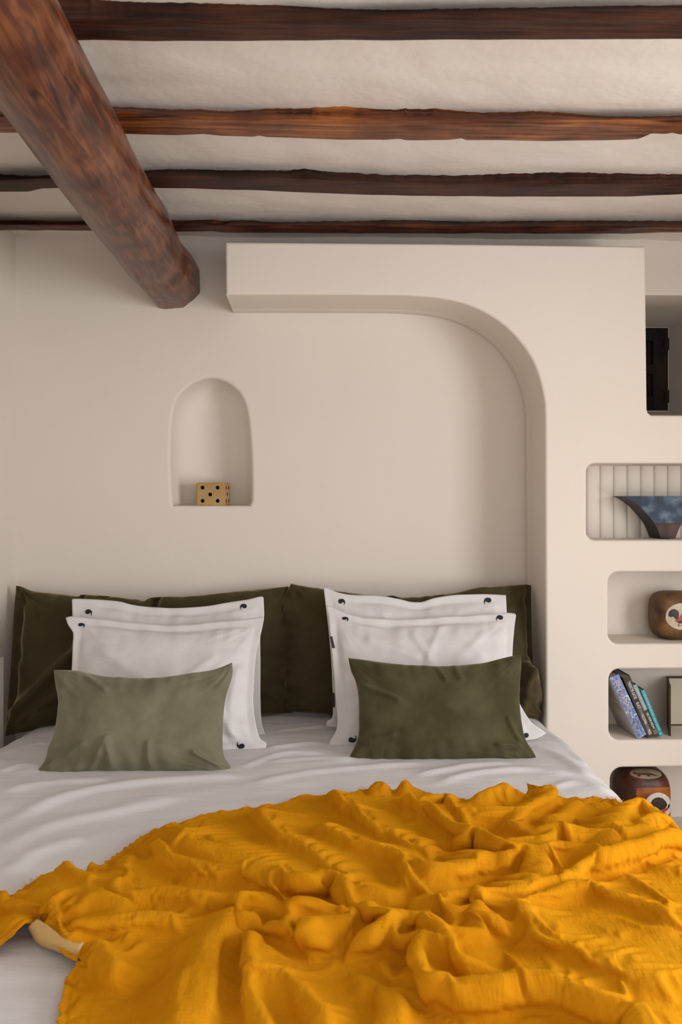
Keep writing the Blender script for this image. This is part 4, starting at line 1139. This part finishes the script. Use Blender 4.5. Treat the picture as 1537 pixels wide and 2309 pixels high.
# ================================================================== BRICK IN THE NICHE
def brick():
    a = onY(442, 1088, YB+.02); b = onY(508, 1139, YB+.02)
    zb = onY(470, 1141, YB+.02).z
    w_, h_ = b.x-a.x, a.z-zb; dpt = .10
    bm = bmesh.new(); box_bm(bm, (0, 0, 0), (w_+.0, dpt, h_))
    bmesh.ops.bevel(bm, geom=list(bm.edges), offset=.0035, segments=3, affect='EDGES')
    bmesh.ops.recalc_face_normals(bm, faces=bm.faces)
    me = bpy.data.meshes.new('perforated_brick'); bm.to_mesh(me); bm.free()
    cb = bmesh.new(); r_ = .0078
    def cyl(p, ax):
        mt = Matrix.Translation(p) @ (Matrix.Rotation(R(90), 4, 'X') if ax == 'y' else Matrix.Rotation(R(90), 4, 'Y'))
        bmesh.ops.create_cone(cb, cap_ends=True, segments=32, radius1=r_, radius2=r_, depth=.05, matrix=mt)
    for (u, v) in ((.225,.78),(.75,.78),(.49,.49),(.225,.22),(.75,.22)): cyl((u*w_, .0, v*h_), 'y')
    for (u, v) in ((.25,.78),(.70,.78),(.48,.5),(.25,.22),(.70,.22)): cyl((w_, u*dpt, v*h_), 'x')
    cme = bpy.data.meshes.new('c'); cb.to_mesh(cme); cb.free(); cme.materials.append(M['hole'])
    o = link_mesh('perforated_brick', me, M['brass']); c = link_mesh('c', cme, M['hole'])
    o.location = (a.x, YB+.02, zb); o.rotation_euler = (0, 0, R(-7)); c.location = o.location; c.rotation_euler = o.rotation_euler
    md = o.modifiers.new('b', 'BOOLEAN'); md.object = c; md.operation = 'DIFFERENCE'; md.solver = 'EXACT'
    try: md.material_mode = 'TRANSFER'
    except Exception: pass
    dg = bpy.context.evaluated_depsgraph_get(); dg.update()
    nm = bpy.data.meshes.new_from_object(o.evaluated_get(dg)); o.modifiers.clear(); o.data = nm; bpy.data.objects.remove(c)
    auto_smooth(nm, 30)
    return setp(o, 'small ochre brick with five round black holes standing in the arched wall niche', 'brick')
brick()

# ================================================================== SHUTTER IN THE RECESS
x_l = REC_X0-.12
sh = empty('wooden_shutter', ((x_l+xr_r)/2, YR+.01, zb_r), 'very dark panelled wooden shutter set deep in the upper right wall recess', 'shutter')
Hs = zt_r - zb_r; Ws = xr_r - x_l
xr_s = xr_r + .0
boxes('frame', [((xr_s-.075, YR+.005, zb_r), (xr_s, YR+.04, zt_r)), ((x_l, YR+.005, zt_r-.065), (xr_s-.075, YR+.04, zt_r)),
      ((x_l, YR+.005, zb_r), (xr_s-.075, YR+.04, zb_r+.07)), ((x_l, YR+.005, zb_r+Hs*.44), (xr_s-.075, YR+.04, zb_r+Hs*.56)),
      ((x_l, YR+.005, zb_r+.07), (x_l+.07, YR+.04, zt_r-.065))], M['niche_wood'], sh, .003)
for a, b in ((.07, Hs*.44), (Hs*.56, Hs-.065)):
    boxes('panel', [((x_l+.07, YR+.022, zb_r+a), (xr_s-.075, YR+.034, zb_r+b)), ((x_l+.09, YR+.014, zb_r+a+.02), (xr_s-.10, YR+.024, zb_r+b-.02))], M['niche_wood'], sh, .002)
for zz in (.17, .80):
    boxes('hinge', [((xr_s-.022, YR-.004, zb_r+Hs*zz-.03), (xr_s+.006, YR+.006, zb_r+Hs*zz+.03))], M['hole'], sh, .002)

# ================================================================== NICHE OBJECTS
zn1 = n1[18][1] if False else onY(1322,1218,YP).z
zn2 = onY(1371,1452,YP).z; zn3 = onY(1373,1669,YP).z; zn4 = onY(1376,1895,YP).z
# --- trough shaped bowl
def bowl():
    Y0, Y1 = 2.622*S, 2.712*S
    m1 = bpy.data.materials.new('blue_brown_glaze'); m1.use_nodes = True
    nt = m1.node_tree; n = nt.nodes; l = nt.links; b = n['Principled BSDF']; b.inputs['Roughness'].default_value = .28; b.inputs['Specular IOR Level'].default_value = .12
    tc = n.new('ShaderNodeTexCoord'); sx = n.new('ShaderNodeSeparateXYZ'); l.new(tc.outputs['Object'], sx.inputs[0])
    nz = n.new('ShaderNodeTexNoise'); nz.inputs['Scale'].default_value = 22; nz.inputs['Detail'].default_value = 6; l.new(tc.outputs['Object'], nz.inputs['Vector'])
    r1 = n.new('ShaderNodeValToRGB'); e = r1.color_ramp.elements
    e[0].position = .32; e[0].color = (.008,.012,.016,1); e[1].position = .75; e[1].color = (.15,.21,.25,1); k = e.new(.5); k.color = (.020,.045,.095,1)
    l.new(nz.outputs['Fac'], r1.inputs['Fac'])
    r2 = n.new('ShaderNodeValToRGB'); e = r2.color_ramp.elements
    e[0].position = .4; e[0].color = (.010,.006,.004,1); e[1].position = .68; e[1].color = (.10,.022,.011,1)
    l.new(nz.outputs['Fac'], r2.inputs['Fac'])
    gt = n.new('ShaderNodeMath'); gt.operation = 'GREATER_THAN'; l.new(sx.outputs[2], gt.inputs[0])
    zs = onY(1500,1179,Y0).z - zn1; gt.inputs[1].default_value = zs
    mx = n.new('ShaderNodeMix'); mx.data_type = 'RGBA'; l.new(gt.outputs[0], mx.inputs['Factor']); l.new(r2.outputs['Color'], mx.inputs[6]); l.new(r1.outputs['Color'], mx.inputs[7])
    l.new(mx.outputs[2], b.inputs['Base Color'])
    m2 = mat('bowl_dark_clay', (.014,.010,.008), .5, bump=[((8,200,8), .3, .001)])
    prof_px = [(1400,1118.5),(1412,1122),(1428,1131),(1442,1142),(1455,1156),(1466,1168),(1475,1180),(1483,1196),(1490,1214)]
    L = [onY(*p, Y0) for p in [tuple(q) for q in resample(prof_px, 26)]]
    cx = onY(1506, 1200, Y0).x
    def prof(inset=0):
        pts = [(p.x + inset, p.z) for p in L]
        pr = pts + [(2*cx - x, z) for (x, z) in pts[::-1]]
        return pr
    org = Vector((cx, (Y0+Y1)/2, zn1))
    pr = prof(); N = len(pr)
    thick = .007
    vs = []; fs = []; mi = []
    # outer shell front (0) back (1)
    for Y in (Y0, Y1):
        for x, z in pr: vs.append(Vector((x, Y, z)) - org)
    fs.append(list(range(N))); mi.append(0)
    fs.append(list(range(N, 2*N))[::-1]); mi.append(1)
    for i in range(N-1):
        fs.append((i, N+i, N+i+1, i+1)); mi.append(1)
    # hollow inside
    inn = []
    half = N//2
    ins = [(x + (thick*1.6 if i < half else -thick*1.6), max(z, zn1+.012)) for i, (x, z) in enumerate(pr)]
    i0 = len(vs)
    for Y in (Y0+thick, Y1-thick):
        for x, z in ins: vs.append(Vector((x, Y, z)) - org)
    fs.append([i0+i for i in range(N)][::-1]); mi.append(0); fs.append([i0+N+i for i in range(N)]); mi.append(0)
    for i in range(N-1): fs.append((i0+i, i0+i+1, i0+N+i+1, i0+N+i)); mi.append(0)
    a, b_, c, d = 0, N-1, 2*N-1, N; A, B, C_, D = i0, i0+N-1, i0+2*N-1, i0+N
    for f in ((a, A, B, b_)[::-1], (b_, B, C_, c)[::-1], (c, C_, D, d)[::-1], (d, D, A, a)[::-1]): fs.append(f); mi.append(1)
    me = bpy.data.meshes.new('flared_bowl'); me.from_pydata([tuple(v) for v in vs], [], fs); me.update()
    me.materials.append(m1); me.materials.append(m2)
    for p, k_ in zip(me.polygons, mi): p.material_index = k_
    o = bpy.data.objects.new('flared_bowl', me); COL.objects.link(o); o.location = org
    me.polygons.foreach_set('use_smooth', [True]*len(me.polygons)); auto_smooth(me, 30)
    return setp(o, 'flared rectangular ceramic bowl with blue glaze and brown foot in front of the white flutes', 'bowl')
bowl()

def rounded_block(name, x0, x1, y0, y1, z0, z1, m, e, label, cat, group=None, rotz=0):
    nu, nv = 64, 48; vs = []; fs = []
    cx, cy = (x0+x1)/2, (y0+y1)/2; hx, hy, hz = (x1-x0)/2, (y1-y0)/2, (z1-z0)/2
    bm = bmesh.new(); bmesh.ops.create_cube(bm, size=2)
    bmesh.ops.subdivide_edges(bm, edges=list(bm.edges), cuts=23, use_grid_fill=True)
    for v in bm.verts:
        c = v.co; s = (abs(c.x)**e + abs(c.y)**e + abs(c.z)**e)**(1/e); q = c/s
        q = q + .006*Vector((noise.noise(q*3),)*3)
        v.co = Vector((q.x*hx, q.y*hy, q.z*hz + hz))
    me = bpy.data.meshes.new(name); bm.to_mesh(me); bm.free()
    me.transform(Matrix.Translation((cx, cy, z0)) @ Matrix.Rotation(rotz, 4, 'Z'))
    o = link_mesh(name, me, m)
    return setp(o, label, cat, group)
def ell(cx, cy, rx, ry, n=36, rot=0, jit=0):
    return [(cx+(rx+jit*math.sin(i*5.3))*math.cos(2*math.pi*i/n)*math.cos(rot)-ry*math.sin(2*math.pi*i/n)*math.sin(rot),
             cy+(rx)*math.cos(2*math.pi*i/n)*math.sin(rot)+(ry+jit*math.sin(i*3.7))*math.sin(2*math.pi*i/n)*math.cos(rot)) for i in range(n)]
M['block_brown'] = wood('painted_brown_block', (.045,.022,.010), (.13,.065,.028), (.24,.12,.045), (14,14,14), .5, 12, spots=.4)
M['block_dark'] = wood('dark_varnished_block', (.022,.008,.005), (.065,.020,.011), (.13,.045,.022), (10,10,14), .35, 10, spots=.5)
M['block_orange'] = wood('orange_wood_face', (.16,.035,.008), (.33,.095,.016), (.48,.17,.025), (6,6,30), .4, 10, spots=.5)
M['disc'] = mat('cream_paint', (.60,.54,.43), .6, col2=(.50,.42,.30), cscale=40, bump=[(200,.3,.0006)])
M['disc_white'] = mat('white_paint', (.68,.66,.60), .5, col2=(.55,.50,.40), cscale=30)
M['ink'] = mat('black_paint', (.010,.010,.011), .5)
M['red'] = mat('red_paint', (.48,.020,.018), .5)
M['dkred'] = mat('dull_red_paint', (.13,.022,.016), .5)
M['foot'] = mat('russet_paint', (.33,.06,.022), .5)
M['olive_disc'] = mat('greenish_cream_paint', (.30,.28,.19), .5, col2=(.22,.2,.13), cscale=40)
# rooster block
rb = rounded_block('painted_wooden_block', 1.018*S, 1.160*S, 2.585*S, 2.715*S, zn2, CZ-.2685*S, M['block_brown'], 3.6,
    'rounded brown wooden block painted with a black and red bird on a cream disc', 'ornament', 'rounded wooden blocks with painted discs')
tr = bvh_of(rb)
decal(rb, 'painted_disc', ell(1537,1390,37,30,40,0,.4), M['disc'], .0008, 5, tr)
def sd(o, name, pts, m, off, tr): return decal(o, name, pts, m, off, 3, tr, tess=True)
sd(rb, 'bird_tail', [(1507,1391),(1506,1386),(1508,1379),(1513,1374.5),(1519,1373),(1526,1376),(1530,1381),(1530,1387),(1529,1391),(1532,1396),(1530,1401),(1526,1402),(1523,1397),(1519,1392),(1515,1390),(1512,1392),(1510,1390)], M['ink'], .0014, tr)
sd(rb, 'bird_wing', [(1519,1400.5),(1526,1396),(1532,1390),(1536,1383),(1545,1378),(1554,1384),(1556,1394),(1550,1401),(1541,1404),(1532,1402)], M['red'], .0018, tr)
sd(rb, 'bird_breast', [(1524,1401.5),(1533,1400),(1541,1397),(1550,1399),(1548,1405),(1538,1406),(1530,1405)], M['ink'], .0022, tr)
sd(rb, 'bird_head', [(1550,1384),(1553,1374),(1560,1369),(1566,1373),(1563,1380),(1558,1388)], M['red'], .0022, tr)
for dx in (0, 9): sd(rb, 'bird_foot', [(1529+dx,1404),(1531+dx,1404),(1530.5+dx,1409),(1533.5+dx,1412),(1530.5+dx,1411),(1530+dx,1415),(1528.3+dx,1411),(1524.5+dx,1411),(1528.5+dx,1408.5)], M['foot'], .0018, tr)
# lower block
lb = rounded_block('painted_wooden_block', .905*S, 1.056*S, 2.560*S, 2.715*S, zn4, CZ-.793*S, M['block_dark'], 3.5,
    'dark rounded wooden block with an orange front and painted discs, behind the bed corner', 'ornament', 'rounded wooden blocks with painted discs')
tr = bvh_of(lb)
sd(lb, 'orange_face', [(1434,1780),(1436,1777),(1480,1776),(1516,1774),(1524,1778),(1527,1790),(1527,1812),(1527,1835),(1520,1860),(1440,1860),(1434,1850),(1434,1810)], M['block_orange'], .0006, tr) if False else decal(lb, 'orange_face', [(1434,1780),(1436,1777),(1458,1776.5),(1480,1776),(1500,1775),(1516,1774),(1524,1778),(1527,1790),(1527,1812),(1527,1835),(1520,1860),(1480,1862),(1440,1860),(1434,1850),(1434,1810)], M['block_orange'], .0007, 5, tr)
decal(lb, 'painted_disc', ell(1483,1817,30,30,40), M['disc_white'], .0014, 5, tr)
decal(lb, 'painted_disc', ell(1455,1745,36,11.5,40,.06), M['olive_disc'], .0010, 5, tr)
sd(lb, 'beetle_shell', [(1466,1811),(1470,1803),(1477,1798.5),(1485,1797.5),(1493,1800),(1500,1807),(1503,1815),(1499,1822),(1490,1827),(1480,1827),(1471,1820)], M['ink'], .0022, tr)
for k, (a, b) in enumerate((((1477,1802),(1472,1814)),((1481,1801),(1478,1815)),((1485,1801),(1485,1817)),((1489,1802),(1492,1815)),((1493,1804),(1498,1814)))):
    sd(lb, 'shell_line', [(a[0]-.35,a[1]),(a[0]+.35,a[1]),(b[0]+.4,b[1]),(b[0]-.4,b[1])], M['block_orange'], .0028, tr)
sd(lb, 'beetle_body', [(1464,1810),(1467,1811),(1472,1820),(1480,1827),(1490,1827.5),(1500,1822),(1505,1820),(1504,1826),(1496,1830),(1500,1833),(1488,1836),(1474,1831),(1467,1822)], M['red'], .0026, tr)
sd(lb, 'beetle_claw', [(1503,1822),(1505,1815),(1508,1811),(1508,1817),(1506,1822)], M['ink'], .0030, tr)
sd(lb, 'painted_animal', [(1425,1743.5),(1429,1741),(1433,1743),(1440,1743.5),(1450,1743.5),(1462,1744),(1468,1744.5),(1478,1748),(1487,1750.5),(1478,1750.5),(1468,1748.5),(1464,1749),(1465,1751.5),(1460,1751.5),(1458,1748.5),(1448,1747.5),(1443,1748),(1444,1751),(1438,1752),(1436,1750),(1438,1747),(1431,1746.5)], M['dkred'], .0016, tr)

# ------------------------------------------------------------------ books
def text_obj(body, m, length, height, mat4, parent, name='lettering', ext=.0002):
    cu = bpy.data.curves.new('t', 'FONT'); cu.body = body; cu.size = 1; cu.extrude = 0; cu.resolution_u = 3; cu.offset = .018
    to = bpy.data.objects.new('t', cu); COL.objects.link(to)
    dg = bpy.context.evaluated_depsgraph_get(); dg.update()
    me = bpy.data.meshes.new_from_object(to.evaluated_get(dg)); bpy.data.objects.remove(to)
    co = np.array([v.co[:] for v in me.vertices]); mn, mx = co.min(0), co.max(0)
    T_ = Matrix.Diagonal((length/(mx[0]-mn[0]), height/(mx[1]-mn[1]), 1, 1)) @ Matrix.Translation((-mn[0], -(mn[1]+mx[1])/2, 0))
    me.transform(mat4 @ T_)
    bm = bmesh.new(); bm.from_mesh(me)
    g = bmesh.ops.extrude_face_region(bm, geom=list(bm.faces))
    for v in [q for q in g['geom'] if isinstance(q, bmesh.types.BMVert)]: v.co.y -= ext
    bmesh.ops.recalc_face_normals(bm, faces=bm.faces); bm.to_mesh(me); bm.free()
    o = link_mesh(name, me, m, None, smooth=False); o.parent = parent
    return o
def book(bl, br, tl, depth, label, cover, spine_m=None, letters=(), Y0=YP+.012, proud=.002, back_m=None, group='books leaning in the shelf niche'):
    """bl/br/tl: pixels of the spine corners"""
    A = onY(*bl, Y0); B = onY(*br, Y0); C = onY(*tl, Y0)
    H = (C-A).length; W = (B-A).dot(Vector(((C-A).z, 0, -(C-A).x)).normalized())
    up = (C-A).normalized(); ang = math.atan2(-up.x, up.z)     # leaning left
    o = empty('book', A, label, 'book', group); o.rotation_euler = (0, -ang, 0)
    bpy.context.view_layer.update()
    t = .0022
    def part(name, lst, m, bev=0):
        q = boxes(name, lst, m, None, bev); q.parent = o; return q
    cv = part('cover', [((0, 0, 0), (t, depth, H)), ((W-t, 0, 0), (W, depth, H))], cover)
    sp = part('spine', [((0, -.0012, 0), (W, t, H))], spine_m or cover, .0008)
    part('pages', [((t, t, .003), (W-t, depth-.004, H-.004))], M['paper'])
    for (txt, z0, z1, hgt, xoff, m) in letters:
        mm = Matrix(((0, 1, 0, W*xoff), (0, 0, -1, -.0016), (-1, 0, 0, H*z1), (0, 0, 0, 1)))
        text_obj(txt, m, H*(z1-z0), W*hgt, mm, sp)
    return o, W, H, sp
def scribble():
    m = bpy.data.materials.new('blue_marbled_jacket'); m.use_nodes = True
    nt = m.node_tree; n = nt.nodes; l = nt.links; b = n['Principled BSDF']; b.inputs['Roughness'].default_value = .45
    tc = n.new('ShaderNodeTexCoord'); nz = n.new('ShaderNodeTexNoise'); nz.inputs['Scale'].default_value = 26; nz.inputs['Detail'].default_value = 2; nz.inputs['Distortion'].default_value = 2.2
    l.new(tc.outputs['Object'], nz.inputs['Vector'])
    rp = n.new('ShaderNodeValToRGB'); e = rp.color_ramp.elements; e[0].position = .40; e[0].color = (.10,.17,.42,1); e[1].position = .66; e[1].color = (.72,.76,.80,1)
    for p, c in ((.47,(.11,.19,.45,1)),(.49,(.7,.74,.8,1)),(.51,(.11,.19,.45,1)),(.62,(.13,.22,.48,1))): k = e.new(p); k.color = c
    l.new(nz.outputs['Fac'], rp.inputs['Fac']); l.new(rp.outputs['Color'], b.inputs['Base Color']); return m
M['bk_blue'] = scribble()
M['bk_navy'] = mat('navy_board', (.016,.018,.05), .5)
M['bk_dark'] = mat('charcoal_cloth', (.050,.040,.030), .7)
M['bk_grey'] = mat('pale_blue_grey_jacket', (.26,.33,.38), .5)
M['bk_brown'] = mat('dark_brown_jacket', (.045,.036,.028), .5)
M['bk_tan'] = mat('tan_jacket', (.16,.125,.08), .5)
M['bk_teal'] = mat('turquoise_jacket', (.015,.34,.42), .45)
M['bk_teal2'] = mat('deep_teal_board', (.008,.10,.13), .5)
M['bk_back'] = mat('off_white_back_cover', (.50,.46,.43), .6)
M['gold'] = mat('pale_gold_letters', (.72,.52,.30), .4)
M['white_ink'] = mat('white_letters', (.78,.77,.74), .5)
o1, W1, H1, s1 = book((1437,1666),(1457,1657),(1374,1529), .165*S, 'thick blue and white marbled cookbook, leftmost of the leaning books', M['bk_navy'], M['bk_blue'],
    [('SIGNATURE DISHES THAT MATTER', .06, .93, .30, .45, M['gold'])])
q = boxes('back_cover', [((-.0008, .0, .001), (0, .165*S, H1-.001))], M['bk_back']); q.parent = o1; q['label'] = 'off-white back cover with fine printed lines'
ln = []
for k in range(18):
    if k in (11, 12): continue
    z = H1*(.82-.024*k); ln.append(((-.0012, .035+.004*(k % 3), z), (-.0008, .13, z+.0012)))
boxes('printed_line', ln, M['bk_brown']).parent = o1
o2, W2, H2, s2 = book((1460,1664.5),(1475.5,1658),(1403.5,1529), .15*S, 'charcoal book with white lettering leaning between the blue one and the grey one', M['bk_dark'], None,
    [('THEASTER GATES', .63, .92, .42, .52, M['white_ink']), ('BLACK \\ \\ \\ \\ MADONNA / / / / PRESS', .04, .57, .42, .52, M['white_ink'])])
o3, W3, H3, s3 = book((1477.5,1662.5),(1485.5,1659),(1426,1545.5), .13*S, 'grey and dark brown novel leaning between the charcoal and turquoise books', M['bk_grey'], M['bk_brown'],
    [('JOHN LE CARRÉ', .53, .93, .56, .5, M['white_ink']), ('SILVERVIEW', .15, .46, .6, .5, M['white_ink'])])
boxes('spine_panel', [((0, -.0015, H3*.51), (W3, -.0009, H3))], M['bk_grey']).parent = o3
boxes('spine_panel', [((0, -.0015, H3*.05), (W3, -.0009, H3*.14))], M['bk_tan']).parent = o3
for c in list(s3.children): c.location.y -= .0004
o4, W4, H4, s4 = book((1487,1661.5),(1495.5,1658.5),(1443.5,1558), .12*S, 'thin turquoise book, rightmost of the leaning books', M['bk_teal2'], M['bk_teal'],
    [('THE POETRY PHARMACY RETURNS  •  WILLIAM SIEGHART', .13, .93, .30, .5, M['white_ink'])])
mm = Matrix(((1,0,0,W4*.28),(0,0,-1,-.0016),(0,1,0,H4*.055),(0,0,0,1)))
text_obj('P', M['white_ink'], W4*.4, H4*.035, mm, s4, 'spine_emblem')

# open wooden box with a cream panel
bx = empty('wooden_box', onY(1512,1661,YP+.02), 'dark wooden box stood open with a cream lined back, right of the leaning books', 'box')
P0 = onZ(1512, 1660, zn3); P1 = onZ(1499, 1631, zn3)
P1.y = min(P1.y, ppy - .03)
dirb = (P1 - P0).normalized(); nrm = Vector((dirb.y, -dirb.x, 0))
ztop = onY(1499, 1528, P1.y).z; zfr = onY(1512, 1548, P0.y).z
Lb = (P1 - P0).length
def side_board():
    pr = [(0, .0), (0, zfr-zn3-.006), (Lb*.10, zfr-zn3+.004), (Lb*.28, ztop-zn3-.016), (Lb*.42, ztop-zn3-.006), (Lb, ztop-zn3), (Lb, .0)]
    n = len(pr); vs = []
    for k in (0, 1):
        for t, z in pr:
            vs.append(P0 + dirb*t + nrm*(-.0065 if k else 0) + Vector((0, 0, z+.001)))
    fs = [list(range(n)), list(range(n, 2*n))[::-1]] + [(i, n+i, n+(i+1) % n, (i+1) % n) for i in range(n)]
    return from_py('side_board', vs, fs, M['frame_wood'], bx, False)
side_board()
yK = P1.y; XE = 1.36*S; xb = P1.x - .004
ztk = onY(1530,1529,yK).z; zbk = onY(1530,1633,yK).z
boxes('side_board', [((XE, yK-.12, zn3+.001), (XE+.008, yK+.012, ztk))], M['frame_wood'], bx)
boxes('back_panel', [((xb, yK, zbk), (XE, yK+.008, ztk))], M['cream'], bx)['label'] = 'flat cream panel'
boxes('rim', [((xb, yK-.004, ztk), (XE, yK+.012, ztk+.005))], M['frame_wood'], bx)
boxes('rim', [((xb, yK-.004, zbk-.006), (XE, yK+.012, zbk))], M['frame_wood'], bx)
